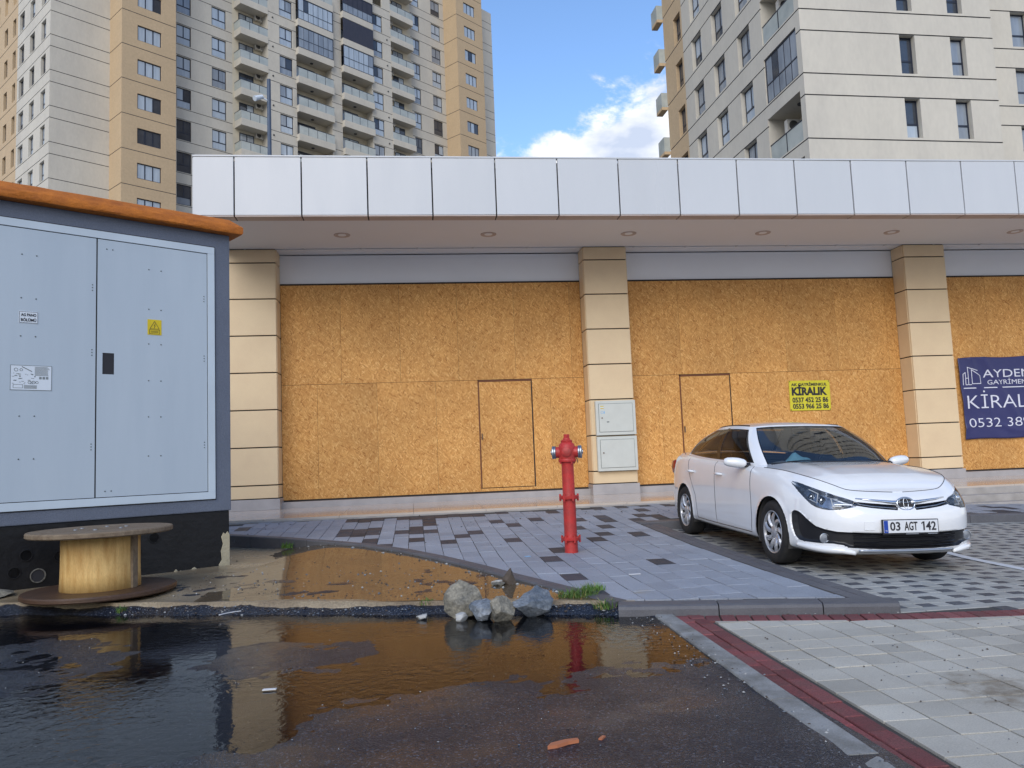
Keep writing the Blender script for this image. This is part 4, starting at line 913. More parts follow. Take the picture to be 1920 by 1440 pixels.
pg = link('panel_plate', MB().box(0, .172, -.003, 0, 0, .122).mesh('panel_plate', 'print_white', bevel=.002), ki, (-2.125, -.0125, zk(2.745)))
text('lettering', 'AG PANO', .040, 'print_black', pg, (.018, -.0045, .070), width=.136, bold=.0012); text('lettering', 'BÖLÜMÜ', .040, 'print_black', pg, (.018, -.0045, .018), width=.136, bold=.0012)
q = MB(); q.box(.004, .168, -.0042, -.0031, .004, .007).box(.004, .168, -.0042, -.0031, .115, .118).box(.004, .007, -.0042, -.0031, .007, .115).box(.165, .168, -.0042, -.0031, .007, .115); q.build('border', 'print_black', pg)
sh_ = link('instruction_sheet', MB().box(0, .368, -.002, 0, 0, .252).mesh('instruction_sheet', 'print_white'), ki, (-2.191, -.0125, zk(2.063)))
q = MB(); pr = random.Random(5)
def bar(x0, x1, z0, z1): q.box(x0, x1, -.0035, -.0021, z0, z1)
bar(0, .368, 0, .0035); bar(0, .368, .2485, .252); bar(0, .0035, .0035, .2485); bar(.3645, .368, .0035, .2485)
for z in np.arange(.15, .238, .0105): bar(.215, .35-pr.random()*.02, z, z+.004)
for z in (.115, .124, .133): 
    for x in (.255, .285, .315): bar(x, x+.022, z, z+.006)
for i in range(26): x = pr.uniform(.015, .19); z = pr.uniform(.06, .17); bar(x, x+pr.uniform(.01, .035), z, z+.0035)
bar(.025, .11, .02, .023); bar(.025, .11, .055, .058); bar(.025, .028, .023, .055); bar(.107, .11, .023, .055)
for i in range(4): bar(.12+.0, .235, .018+i*.009, .022+i*.009)
for cx, cz, r_ in ((.05, .205, .018), (.095, .205, .014), (.17, .08, .016), (.205, .08, .016), (.235, .08, .014)): q.lathe([(r_, -.0021), (r_, -.0035), (r_-.004, -.0035), (r_-.004, -.0021)], (cx, 0, cz), 'y', 14, closed=True)
A, B = Vector((.10, 0, .238)), Vector((.19, 0, .190)); q.hexa([(A.x, -.0035, A.z-.004), (B.x, -.0035, B.z-.004), (B.x, -.0021, B.z-.004), (A.x, -.0021, A.z-.004), (A.x, -.0035, A.z+.004), (B.x, -.0035, B.z+.004), (B.x, -.0021, B.z+.004), (A.x, -.0021, A.z+.004)])
struct(q.build('print', 'grey_line', sh_), 'stuff')

# ================================================================ cable reel
re_ = empty('cable_reel', (-2.90, 7.98, .105), R(20)); tag(re_, 'empty wooden cable reel lying on its side in front of the kiosk', 'cable reel')
def flange(z0, z1, r_, m, name, hole=True):
    q = MB(); n = 64; jr = random.Random(int(z0*100)+3)
    prof = [(.045, z0), (r_-.012, z0), (r_, z0+.010), (r_, z1-.012), (r_-.008, z1), (.045, z1)]
    q.lathe(prof, n=n, closed=True); o = q.build(name, m, re_, smooth=R(30)); return o
flange(0, .048, .650, 'wood_wet', 'lower_flange'); ft = flange(.535, .585, .615, 'wood_grey', 'upper_flange')
q = MB(); n = 20
for i in range(n):
    a0, a1 = 2*math.pi*i/n+.006, 2*math.pi*(i+1)/n-.006; r1, r2 = .305+rnd.uniform(-.003, .003), .28
    q.prism([(r2*math.cos(a0), r2*math.sin(a0)), (r1*math.cos(a0), r1*math.sin(a0)), (r1*math.cos((a0+a1)/2)*1.008, r1*math.sin((a0+a1)/2)*1.008), (r1*math.cos(a1), r1*math.sin(a1)), (r2*math.cos(a1), r2*math.sin(a1))], .046, .537)
q2 = MB(); q2.lathe([(.340, .046), (.334, .2), (.332, .4), (.335, .537)], n=48); q2.build('drum', 'wood_pale', re_, smooth=True)
q = MB(); a0 = R(-38); q.box(.325, .358, -.035, .035, .047, .536); o = q.build('drum_batten', 'wood_grey', re_, bevel=.003); o.rotation_euler = (0, 0, a0)
for k in range(6):
    a = k*math.pi/3+.3; q = MB(); q.cyl((.22*math.cos(a), .22*math.sin(a), .584), (.22*math.cos(a), .22*math.sin(a), .594), .018, n=8); q.build('bolt', 'steel', re_)
for k in range(3):
    q = MB(); a = k*2.1; q.box(-.6, .6, -.0015, .0015, .5845, .5862); o = q.build('plank_seam', 'wood_wet', re_); o.location = (0, (-.2, .0, .21)[k], 0); o.scale = ((.92, 1, .93)[k], 1, 1)

# ================================================================ fire hydrant
hy = empty('fire_hydrant', (1.70, 8.94, gs(1.7, 8.94)), R(-14)); tag(hy, 'tall red pillar fire hydrant with two steel capped outlets on the footway', 'hydrant')
HS = .985
HF = .68
def hl(name, prof, m='hydrant_red', axis='z', c=(0, 0, 0), n=28, sm=R(35)):
    q = MB(); q.lathe([(r_*(HF if axis == 'z' else .80), h*(1 if axis == 'z' else .78)) for r_, h in prof], c, axis, n); return q.build(name, m, hy, smooth=sm)
hl('barrel', [(.112, -.05), (.112, .0), (.108, .02), (.108, .13)]); hl('barrel', [(.108, .165), (.104, .19), (.104, .56), (.108, .585)]); hl('barrel', [(.108, .615), (.101, .64), (.099, .96), (.106, 1.0)])
for z in (.13, .585):
    hl('flange', [(.108, z-.002), (.150, z-.002), (.155, z+.003), (.155, z+.034), (.150, z+.038), (.108, z+.038)])
    fl_ = None
    for k in range(6):
        a = k*math.pi/3; q = MB(); q.cyl((.098*math.cos(a), .098*math.sin(a), z-.022), (.098*math.cos(a), .098*math.sin(a), z+.056), .012, n=6); q.build('bolt', 'hydrant_red', hy)
hl('head_flange', [(.10, .995), (.142, .995), (.146, 1.0), (.146, 1.024), (.142, 1.03), (.10, 1.03)])
hl('head', [(.135, 1.03), (.140, 1.05), (.146, 1.10), (.143, 1.15), (.128, 1.19), (.095, 1.212), (.088, 1.216)])
hl('bonnet', [(.088, 1.212), (.094, 1.218), (.094, 1.236), (.062, 1.246), (.058, 1.262)])
q = MB(); q.lathe([(.034, 1.26), (.036, 1.30), (.033, 1.305)], n=5); q.build('operating_nut', 'hydrant_red', hy)
for k in range(4):
    a = k*math.pi/2+.6; q = MB(); q.cyl((.088*math.cos(a), .088*math.sin(a), .975), (.088*math.cos(a), .088*math.sin(a), 1.05), .011, n=6); q.build('bolt', 'hydrant_red', hy)
for s in (-1, 1):
    o = hl('outlet', [(.078, s*.08), (.078, s*.155), (.070, s*.16)], axis='x', c=(0, 0, 1.105))
    c = hl('outlet_cap', [(.080, s*.158), (.090, s*.163), (.090, s*.178), (.082, s*.184), (.090, s*.190), (.090, s*.208), (.082, s*.214), (.05, s*.218), (.03, s*.222), (.03, s*.230), (.001, s*.231)], 'steel', 'x', (0, 0, 1.105))
q = MB(); q.lathe([(.055, 0), (.052, -.012), (.03, -.02), (.001, -.021)], (0, -.094, 1.105), 'y', 20); q.build('boss', 'hydrant_red', hy, smooth=R(35))
q = MB(); q.tube([(.10, -.02, 1.04), (.118, -.03, 1.01), (.115, -.035, .985)], .006); q.build('chain', 'rust_bolt', hy)

# ================================================================ stones, weeds, litter
def rock(name, size, loc, m, seed, label, cat='rock', group=None, cuts=19, rot=0, taper=0):
    rg = random.Random(seed); bm = bmesh.new(); bmesh.ops.create_icosphere(bm, subdivisions=4, radius=1)
    pl_ = []
    for i in range(cuts):
        d = Vector((rg.gauss(0, 1), rg.gauss(0, 1), rg.gauss(0, .8))).normalized(); pl_.append((d, rg.uniform(.50, .80)))
    off = rg.random()*50
    for v in bm.verts:
        p = v.co.copy()
        for d, h in pl_:
            e = p.dot(d)-h
            if e > 0: p -= d*e*.985
        a = noise2(p.x*2.6+off, p.y*2.6+p.z*3.1, seed)-.5; b = noise2(p.x*8+off, p.z*8+p.y*6, seed+3)-.5
        v.co = p*(1+.14*float(a)+.07*float(b))
    for v in bm.verts:
        k_ = 1-taper*(v.co.z+1)/2; v.co.x *= k_; v.co.y *= k_
    for v in bm.verts: v.co = Vector((v.co.x*size[0]*.66, v.co.y*size[1]*.66, v.co.z*size[2]*.60+size[2]*.42))
    me = bpy.data.meshes.new(name); bm.to_mesh(me); bm.free(); me.materials.append(MATS[m]); me.shade_smooth(); me.set_sharp_from_angle(angle=R(24))
    o = link(name, me, None, loc, (0, 0, rot)); tag(o, label, cat, group); return o
G_ = 'rocks in a row at the puddle edge'
rock('rock', (.27, .24, .29), (.37, 6.27, -.01), 'rock_tan', 1, 'rounded tan rock, tallest of the row at the puddle edge', group=G_)
rock('rock', (.19, .17, .16), (.475, 6.09, -.01), 'rock_grey', 2, 'small dark grey rock wedged between two tan rocks', group=G_)
rock('rock', (.25, .19, .19), (.605, 6.04, -.01), 'rock_tan', 12, 'low angular tan rock leaning towards the blue grey boulder', group=G_, rot=.5)
rock('rock', (.31, .24, .235), (.845, 6.13, -.01), 'rock_grey', 4, 'blue grey angular boulder with pale right face beside the puddle', group=G_, cuts=17)
rock('rock', (.10, .09, .075), (.315, 6.12, .0), 'pebble_white', 5, 'small whitish stone at the foot of the tallest rock', group=G_)
rock('rock', (.17, .12, .17), (.80, 7.22, .06), 'rock_brown', 6, 'pointed dark brown stone standing in the muddy water', taper=.62)
rock('rubble', (.13, .08, .045), (.70, 7.20, .07), 'rock_tan', 8, 'flat pale chip of rubble beside the pointed brown stone', 'rubble')
rock('rubble', (.11, .07, .03), (.72, 7.42, .07), 'pebble_white', 9, 'thin pale rubble flake behind the pointed brown stone', 'rubble')
rock('rubble', (.09, .06, .04), (.03, 6.28, .0), 'pebble_white', 10, 'lone white stone in the puddle left of the rocks', 'stone')
rock('rubble', (.55, .35, .10), (-4.05, 8.30, .07), 'rock_tan', 14, 'flat broken concrete slab on the ground left of the cable reel', 'rubble')
def tuft(loc, r_, h, n, seed, label, dry=.08):
    rg = random.Random(seed); e = MB()
    for i in range(n):
        a = rg.random()*6.283; d = r_*math.sqrt(rg.random()); x, y = d*math.cos(a), d*math.sin(a)*.7; hh = h*rg.uniform(.45, 1.1)*(1-.35*d/r_); la = rg.random()*6.283; le = hh*rg.uniform(.15, .7); w = rg.uniform(.0025, .005)
        px, py = math.cos(la+1.57)*w, math.sin(la+1.57)*w; e.cur = 1 if rg.random() < dry else 0
        p = [(x+math.cos(la)*le*t*t, y+math.sin(la)*le*t*t, hh*t*(1-.18*t)) for t in (0, .35, .7, 1)]; ws = (1, .9, .6, .08)
        for k in range(3): e.poly([(p[k][0]-px*ws[k], p[k][1]-py*ws[k], p[k][2]), (p[k][0]+px*ws[k], p[k][1]+py*ws[k], p[k][2]), (p[k+1][0]+px*ws[k+1], p[k+1][1]+py*ws[k+1], p[k+1][2]), (p[k+1][0]-px*ws[k+1], p[k+1][1]-py*ws[k+1], p[k+1][2])])
    me = bpy.data.meshes.new('grass_tuft'); me.from_pydata(e.v, [], e.f); me.materials.append(MATS['grass']); me.materials.append(MATS['grass_dry']); me.polygons.foreach_set('material_index', e.m)
    o = link('grass_tuft', me, None, loc); tag(o, label, 'grass', 'weeds growing from the joints'); return o
tuft((1.26, 6.42, .03), .17, .16, 620, 1, 'largest tuft of green grass between the rocks and kerb corner')
tuft((1.42, 6.60, .06), .10, .13, 190, 21, 'green grass clump against the kerb just behind the largest tuft')
tuft((1.40, 6.08, .03), .09, .11, 130, 2, 'small grass tuft at the corner of the kerb', .2)
tuft((-1.72, 11.2, .12), .08, .13, 110, 3, 'small dark weed at the far kerb near the kiosk corner')
tuft((.06, 6.62, .05), .06, .07, 70, 4, 'tiny weed on the apron edge left of the rocks')
tuft((-2.50, 7.35, .0), .05, .11, 60, 5, 'bright green weed in front of the cable reel')
tuft((-.42, 10.15, .14), .05, .05, 40, 6, 'low weed along the curved kerb in mid pavement')
def flat_litter(name, pts, h, loc, m, label, rot=0, cat='litter', bend=0):
    q = MB(); n = len(pts); q.v = [(a, b, bend*a*a) for a, b in pts]+[(a, b, h+bend*a*a) for a, b in pts]; q.f = [tuple(range(n-1, -1, -1)), tuple(range(n, 2*n))]+[(i, (i+1) % n, n+(i+1) % n, n+i) for i in range(n)]; q.m = [0]*len(q.f)
    o = q.build(name, m); o.location = loc; o.rotation_euler = (0, 0, rot); return tag(o, label, cat)
flat_litter('wood_chip', [(-.07, -.012), (-.03, -.02), (.03, -.010), (.075, -.016), (.08, .004), (.03, .018), (-.04, .014)], .014, (.56, 3.36, .008), 'litter_orange', 'orange brown wood chip lying on the wet asphalt', .35)
flat_litter('plastic_strip', [(-.09, -.03), (-.05, .0), (.0, .018), (.06, .022), (.09, .02), (.085, .034), (.0, .032), (-.06, .012), (-.10, -.02)], .004, (-1.50, 6.86, .035), 'litter_white', 'white curved plastic strip at the edge of the apron', .5)
flat_litter('paper_scrap', [(-.035, -.012), (.035, -.010), (.038, .010), (-.03, .013)], .005, (-.80, 4.55, .006), 'litter_white', 'small white paper scrap lying in the middle of the puddle')
flat_litter('paper_scrap', [(-.06, -.02), (.05, -.025), (.06, .02), (-.05, .025)], .004, (1.95, 7.25, .097), 'litter_white', 'white wet paper flattened on the footway near the hydrant', .1)
flat_litter('plastic_scrap', [(-.03, -.03), (.03, -.02), (.035, .025), (-.02, .03)], .006, (1.18, 8.75, .128), 'litter_blue', 'pale blue plastic scrap on the footway left of the hydrant', .4)
flat_litter('wood_chip', [(-.02, -.008), (.02, -.006), (.02, .008), (-.02, .008)], .008, (.74, 3.40, .006), 'litter_orange', 'tiny tan chip right of the orange wood chip', .9)
# gravel and grit washed along the edges: nobody could count it
gq = MB(); rg = random.Random(9)
def grit(x, y, z, r_, c):
    gq.cur = c; n = len(gq.v); s = [r_*rg.uniform(.6, 1.3) for _ in range(3)]; a = rg.random()*6.28; ca, sa = math.cos(a), math.sin(a)
    for dx, dy, dz in ((1, 0, 0), (0, 1, 0), (-1, 0, 0), (0, -1, 0), (.15, .1, 1), (.1, -.1, -.8)): u, w = dx*s[0], dy*s[1]; gq.v.append((x+u*ca-w*sa, y+u*sa+w*ca, z+dz*s[2]*.7))
    for t in ((0, 1, 4), (1, 2, 4), (2, 3, 4), (3, 0, 4), (1, 0, 5), (2, 1, 5), (3, 2, 5), (0, 3, 5)): gq.f.append(tuple(n+i for i in t)); gq.m.append(c)
for i in range(620):                        # on the bank in front of the apron
    x = rg.uniform(-2.6, 1.6); y = front(x)-abs(rg.gauss(0, .10))-.01; z = float(asphalt_z(np.array([x]), np.array([y]))[0]); grit(x, y, z+.002, rg.choice([.004, .005, .007, .012]), rg.choice([0, 0, 0, 0, 2, 2, 1]))
for i in range(500): x = rg.uniform(-3.0, 1.5); y = rg.uniform(2.6, 6.4); z = float(asphalt_z(np.array([x]), np.array([y]))[0]); grit(x, y, z+.001, rg.choice([.003, .004, .005]), rg.choice([0, 0, 2, 2, 1]))
for i in range(420): x = rg.uniform(-2.2, .9); y = front(x)+abs(rg.gauss(0, 1.2))+.05; z = float(apron_z(np.array([x]), np.array([y]))[0]); grit(x, y, max(z, float(apb(np.array([x]), np.array([y]))[0]))+.001, rg.choice([.005, .007, .012]), rg.choice([0, 0, 1, 2]))
for i in range(160): t_ = rg.random(); x = 1.75+1.6*t_; y = red_y(x)+.21+abs(rg.gauss(0, .02)); grit(x, y, .006, rg.choice([.005, .008, .013]), rg.choice([1, 1, 2, 0]))
for i in range(260): y = rg.uniform(2.6, 5.8); x = bx(y)+rg.gauss(-.03, .09); grit(x, y, .016 if x > bx(y) else .006, rg.choice([.003, .005, .007]), rg.choice([0, 1, 2]))
for i in range(220): y = rg.uniform(2.7, 5.2); x = rg.uniform(1.9, 4.6); grit(x, y, .003, rg.choice([.003, .004, .007]), rg.choice([0, 0, 2]))
for i in range(260): y = 13.4-abs(rg.gauss(0, 1.3)); x = rg.uniform(-2.5, 9); z = gs(x, y); (grit(x, y, z+.004, rg.choice([.006, .009, .014]), rg.choice([0, 0, 2])) if y > 9.5 and (x < 3.0 or y > 11.6) else None)
for i in range(120): t_ = rg.random(); k_ = int(rg.random()*9)+3; x = KERB[k_][0]+(KERB[k_+1][0]-KERB[k_][0])*t_+rg.gauss(-.12, .05); y = KERB[k_][1]+(KERB[k_+1][1]-KERB[k_][1])*t_+rg.gauss(-.06, .05); grit(x, y, max(float(apron_z(np.array([x]), np.array([y]))[0]), float(apb(np.array([x]), np.array([y]))[0]))+.002, rg.choice([.006, .01, .016]), rg.choice([0, 1, 2]))
gr_ = gq.mesh('gravel', ['rock_brown', 'pebble_white', 'rock_grey']); o = link('gravel', gr_); struct(o, 'stuff'); o['label'] = 'loose grit and small stones washed along the puddle edges'
# ================================================================ parked car
# local axes: x to the car's left, y rearwards from the front bumper, z up
mat('car_paint', (.80, .81, .82), .22, .5, coat=1.0, crough=.03, var=.22, vscale=2.2, vcol=(.66, .65, .62))
mat('car_black', (.012, .012, .014), .35, .5); mat('car_gloss_black', (.008, .008, .010), .08, .6)
mat('car_chrome', (.62, .65, .70), .10, metal=1.0); mat('car_silver', (.42, .44, .47), .28, metal=.85)
mat('tyre', (.018, .018, .019), .75, .4, var=.5, vscale=20, vcol=(.045, .04, .035)); mat('hubcap', (.50, .51, .54), .32, metal=.5, var=.4, vscale=25, vcol=(.2, .2, .2))
mat('car_interior', (.055, .053, .052), .8); mat('seat_grey', (.16, .15, .14), .85); mat('plate_white', (.66, .68, .70), .35); mat('plate_blue', (.01, .05, .32), .4); mat('mask_blue', (.35, .72, .88), .7, var=.3, vscale=30); mat('amber', (.5, .16, .02), .3)
mat('lamp_housing', (.42, .45, .50), .22, metal=.75, var=.8, vscale=16, vcol=(.02, .02, .025)); mat('tail_red', (.25, .01, .012), .15, coat=.6)
def glass_mat(name, tint, ior=1.5, rough=.0, extra=0):
    m = bpy.data.materials.new(name); m.use_nodes = True; t = m.node_tree; t.nodes.clear(); N, Lk = t.nodes.new, t.links.new
    fr = N('ShaderNodeFresnel'); fr.inputs['IOR'].default_value = ior; tr = N('ShaderNodeBsdfTransparent'); tr.inputs[0].default_value = (*tint, 1); gl = N('ShaderNodeBsdfGlossy'); gl.inputs['Roughness'].default_value = rough
    mx = N('ShaderNodeMixShader'); Lk(fr.outputs[0], mx.inputs[0]); Lk(tr.outputs[0], mx.inputs[1]); Lk(gl.outputs[0], mx.inputs[2]); o = N('ShaderNodeOutputMaterial'); Lk(mx.outputs[0], o.inputs[0]); MATS[name] = m
glass_mat('windscreen_glass', (.74, .78, .78), 2.1); glass_mat('side_glass', (.34, .34, .33), 1.5); glass_mat('lamp_glass', (.90, .92, .94), 1.5)
def pchip(xk, yk, x):
    xk = np.asarray(xk, float); yk = np.asarray(yk, float); h = np.diff(xk); d = np.diff(yk)/h; m = np.zeros_like(yk)
    for i in range(1, len(yk)-1):
        if d[i-1]*d[i] > 0: w1, w2 = 2*h[i]+h[i-1], h[i]+2*h[i-1]; m[i] = (w1+w2)/(w1/d[i-1]+w2/d[i])
    m[0], m[-1] = d[0], d[-1]; i = np.clip(np.searchsorted(xk, x)-1, 0, len(xk)-2); t = (x-xk[i])/h[i]
    return (1+2*t)*(1-t)**2*yk[i]+t*(1-t)**2*h[i]*m[i]+t*t*(3-2*t)*yk[i+1]+t*t*(t-1)*h[i]*m[i+1]
def smooth_curve(P, n):
    """natural cubic spline through the points, evaluated at n equal steps of chord length; returns points and knot parameters"""
    P = np.asarray(P, float); L = np.concatenate([[0], np.cumsum(np.linalg.norm(np.diff(P, axis=0), axis=1))]); k = len(L); h = np.diff(L); A = np.eye(k); b = np.zeros((k, P.shape[1]))
    for i in range(1, k-1): A[i, i-1:i+2] = (h[i-1], 2*(h[i-1]+h[i]), h[i]); b[i] = 6*((P[i+1]-P[i])/h[i]-(P[i]-P[i-1])/h[i-1])
    A[0, 0] = A[-1, -1] = 1; M = np.linalg.solve(A, b); s = np.linspace(0, L[-1], n); i = np.clip(np.searchsorted(L, s)-1, 0, k-2); t = s-L[i]; u = L[i+1]-s; hh = h[i][:, None]
    Q = (M[i]*u[:, None]**3+M[i+1]*t[:, None]**3)/(6*hh)+(P[i]/hh-M[i]*hh/6)*u[:, None]+(P[i+1]/hh-M[i+1]*hh/6)*t[:, None]; return Q, L, s
car = empty('parked_car', (4.40, 6.89, .0), R(-.5)); tag(car, 'white four door sedan parked in the bay in front of the boarded shops', 'car')
# body side band: plan outline with an inset/height profile that changes along it
OUT = [(0, 0), (.30, .018), (.50, .066), (.66, .160), (.77, .30), (.835, .48), (.868, .70), (.882, .955), (.8875, 1.5), (.8875, 2.4), (.885, 3.2), (.878, 3.655), (.84, 4.15), (.75, 4.43), (.58, 4.56), (.3, 4.61), (0, 4.62)]
NT = 430; Q, LK, SV = smooth_curve(OUT, NT); Q[:, 0] = np.maximum(Q[:, 0], 0)
tan = np.gradient(Q, axis=0); tan /= np.linalg.norm(tan, axis=1)[:, None]; nrm = np.stack([-tan[:, 1], tan[:, 0]], 1)   # inward
ST_ = [0, 2, 3, 5, 7, 8, 9, 10, 11, 12, 14, 16]             # outline knots that carry a profile
PROF = {                                                     # rows of (inset, z) from the bottom edge to the top edge
 0: [(.13, .185), (.045, .212), (.020, .255), (.012, .36), (.0, .46), (.010, .55), (.045, .625), (.095, .690), (.165, .742)],
 2: [(.12, .185), (.040, .212), (.015, .258), (.008, .37), (.0, .47), (.010, .56), (.050, .640), (.110, .712), (.185, .766)],
 3: [(.10, .185), (.030, .213), (.008, .262), (.004, .38), (.0, .49), (.012, .585), (.052, .672), (.112, .750), (.185, .806)],
 5: [(.08, .195), (.022, .225), (.004, .29), (.0, .42), (.002, .54), (.014, .65), (.048, .75), (.095, .825), (.155, .880)],
 7: [(.07, .205), (.020, .235), (.006, .30), (.0, .44), (.0, .56), (.006, .68), (.022, .79), (.060, .88), (.125, .935)],
 8: [(.085, .205), (.040, .225), (.014, .28), (.006, .42), (.004, .56), (.004, .70), (.012, .82), (.032, .91), (.075, .958)],
 9: [(.085, .205), (.042, .225), (.016, .28), (.006, .42), (.004, .56), (.002, .72), (.008, .86), (.022, .945), (.060, .985)],
 10: [(.085, .210), (.038, .230), (.012, .29), (.004, .43), (.002, .58), (.0, .74), (.006, .88), (.024, .97), (.065, 1.012)],
 11: [(.075, .215), (.022, .240), (.004, .30), (.0, .45), (.0, .60), (.0, .76), (.010, .90), (.035, .99), (.090, 1.035)],
 12: [(.09, .22), (.030, .245), (.008, .31), (.0, .46), (.0, .60), (.004, .76), (.022, .91), (.06, 1.0), (.13, 1.055)],
 14: [(.11, .23), (.040, .255), (.014, .32), (.004, .46), (.0, .60), (.012, .78), (.04, .93), (.07, 1.02), (.13, 1.07)],
 16: [(.11, .23), (.040, .255), (.014, .32), (.004, .46), (.0, .60), (.012, .78), (.04, .93), (.07, 1.02), (.13, 1.075)]}
tk = np.array([LK[i] for i in ST_]); KR = 9
ins = np.stack([pchip(tk, [PROF[i][r_][0] for i in ST_], SV) for r_ in range(KR)]); zz = np.stack([pchip(tk, [PROF[i][r_][1] for i in ST_], SV) for r_ in range(KR)])
NS = 66; sk = np.array([0, .05, .11, .30, .46, .60, .74, .88, 1.0]); sv = np.linspace(0, 1, NS)
INS = np.stack([pchip(sk, ins[:, j], sv) for j in range(NT)], 1); ZZ = np.stack([pchip(sk, zz[:, j], sv) for j in range(NT)], 1)
PX = Q[None, :, 0]+nrm[None, :, 0]*INS; PY = Q[None, :, 1]+nrm[None, :, 1]*INS; PX[:, 0] = 0; PX[:, -1] = 0
PX = np.maximum(PX, 0)
HALF = np.stack([PX, PY, ZZ], -1)                            # rows s, columns t, one half
def mirror(G): M = G[:, ::-1].copy(); M[..., 0] *= -1; return np.concatenate([M[:, :-1], G], 1)
BAND = mirror(HALF); nrow, ncol = BAND.shape[:2]
# normals of the band, for recessing details
du = np.gradient(BAND, axis=1); dv = np.gradient(BAND, axis=0); NB = np.cross(du, dv); NB /= np.linalg.norm(NB, axis=2)[..., None]+1e-9
if (NB[30, ncol//2][1]) > 0: NB = -NB                        # outward at the nose is -y
def poly_dist(px, pz, poly):
    """signed distance (inside > 0) and nearest boundary point for arrays"""
    P = np.asarray(poly, float); best = np.full(px.shape, 9.); bx_ = px.copy(); bz_ = pz.copy(); inside = np.zeros(px.shape, bool)
    for (x0, z0), (x1, z1) in zip(P, np.roll(P, -1, 0)):
        dx, dz = x1-x0, z1-z0; q = np.clip(((px-x0)*dx+(pz-z0)*dz)/(dx*dx+dz*dz+1e-12), 0, 1); cx, cz = x0+q*dx, z0+q*dz; d = np.hypot(px-cx, pz-cz); w = d < best; best[w] = d[w]; bx_[w] = cx[w]; bz_[w] = cz[w]
        c = ((z0 > pz) != (z1 > pz)) & (px < (x1-x0)*(pz-z0)/(z1-z0+1e-12)+x0); inside ^= c
    return np.where(inside, best, -best), bx_, bz_
def rounded(poly, k=2):
    P = np.asarray(poly, float)
    for _ in range(k): P = np.stack([P*.75+np.roll(P, -1, 0)*.25, P*.25+np.roll(P, -1, 0)*.75], 1).reshape(-1, 2)
    return P.tolist()
sym = lambda poly: [(-x, z) for x, z in poly][::-1]
frontm = BAND[..., 1] < 1.0
# outlines of the details, in front view (x, z); headlamps in an unrolled coordinate that follows the corner
AR = np.concatenate([-SV[::-1][:-1], SV])[None, :].repeat(nrow, 0)          # signed arc length along the outline
LAMP = rounded([(.40, .640), (.50, .618), (.62, .594), (.74, .590), (.86, .618), (.95, .672), (1.08, .748), (1.22, .820), (1.21, .842), (1.02, .808), (.84, .766), (.66, .722), (.50, .682)], 1)
GRL = [(.085, .590), (.20, .600), (.33, .614), (.455, .634), (.455, .668), (.33, .656), (.20, .645), (.09, .638)]
LOW = rounded([(-.80, .285), (-.60, .292), (-.50, .245), (.50, .245), (.60, .292), (.80, .285), (.835, .30), (.850, .42), (.848, .56), (.835, .572), (.822, .560), (.79, .49), (.74, .425), (.58, .392), (-.58, .392), (-.74, .425), (-.79, .49), (-.822, .560), (-.835, .572), (-.848, .56), (-.850, .42), (-.835, .30)], 1)
regs = [('lamp', AR, LAMP, .045), ('lamp', AR, sym(LAMP), .045), ('grille', BAND[..., 0], GRL, .028), ('grille', BAND[..., 0], sym(GRL), .028), ('lower', BAND[..., 0], LOW, .030)]
COVER = BAND.copy(); ID = np.zeros((nrow, ncol), int)
cellx = .011
for k, (nm, U_, poly, dep) in enumerate(regs):
    d, bu, bz = poly_dist(U_, BAND[..., 2], poly); d[~frontm] = -9
    snap = (np.abs(d) < .0062) & frontm
    du_ = bu-U_; dz_ = bz-BAND[..., 2]
    tx = np.gradient(BAND, axis=1); tu = np.gradient(U_, axis=1); tx = tx/np.where(np.abs(tu) < 1e-6, 1, tu)[..., None]
    for A in (BAND, COVER):
        A[snap] += (tx*du_[..., None])[snap]; A[..., 2][snap] = bz[snap]
    d2 = np.where(snap, 0, d); ID[d2 > 0] = k+1
    push = dep*np.clip(d2/.014, 0, 1); push = push*push*(3-2*push/dep)/dep if dep else push
    w = d2 > 0; BAND[w] -= NB[w]*push[w][:, None]
# wheel arches
WY = (.955, 3.655); WR = .317; ARC = .352
hole = np.zeros((nrow, ncol), bool)
for wy in WY:
    dy, dz = BAND[..., 1]-wy, BAND[..., 2]-(WR+.005); rr_ = np.hypot(dy, dz); w = (np.abs(rr_-ARC) < .0085) & (np.abs(BAND[..., 0]) > .55); f_ = ARC/np.where(rr_ < 1e-6, 1, rr_)
    for A in (BAND, COVER):
        A[..., 1][w] = (wy+dy*f_)[w]; A[..., 2][w] = (WR+.005+dz*f_)[w]
    lip = (rr_ < ARC+.04) & (rr_ >= ARC-.009) & (np.abs(BAND[..., 0]) > .55)                    # slight flare at the lip
    BAND[..., 0][lip] += np.sign(BAND[..., 0][lip])*.007*(1-np.clip((rr_[lip]-ARC)/.04, 0, 1))
    hole |= (rr_ < ARC-.0086) & (np.abs(BAND[..., 0]) > .55)
def grid_faces(mask):
    i, j = np.nonzero(mask); a = i*ncol+j; return np.stack([a, a+1, a+ncol+1, a+ncol], 1)
def sub_mesh(name, V, F, m, parent, smooth=True, sharp=None, flip=False):
    u, inv = np.unique(F, return_inverse=True); me = bpy.data.meshes.new(name); f = inv.reshape(F.shape)
    if flip: f = f[:, ::-1]
    me.from_pydata(V.reshape(-1, 3)[u].tolist(), [], f.tolist()); me.materials.append(MATS[m])
    if smooth: me.shade_smooth()
    if sharp: me.set_sharp_from_angle(angle=sharp)
    return link(name, me, parent)
cellhole = hole[:-1, :-1] | hole[1:, :-1] | hole[:-1, 1:] | hole[1:, 1:]
def cells(k): return (ID[:-1, :-1] == k) | (ID[1:, :-1] == k) | (ID[:-1, 1:] == k) | (ID[1:, 1:] == k)
det = np.zeros_like(cellhole)
for k in range(1, 6): det |= cells(k)
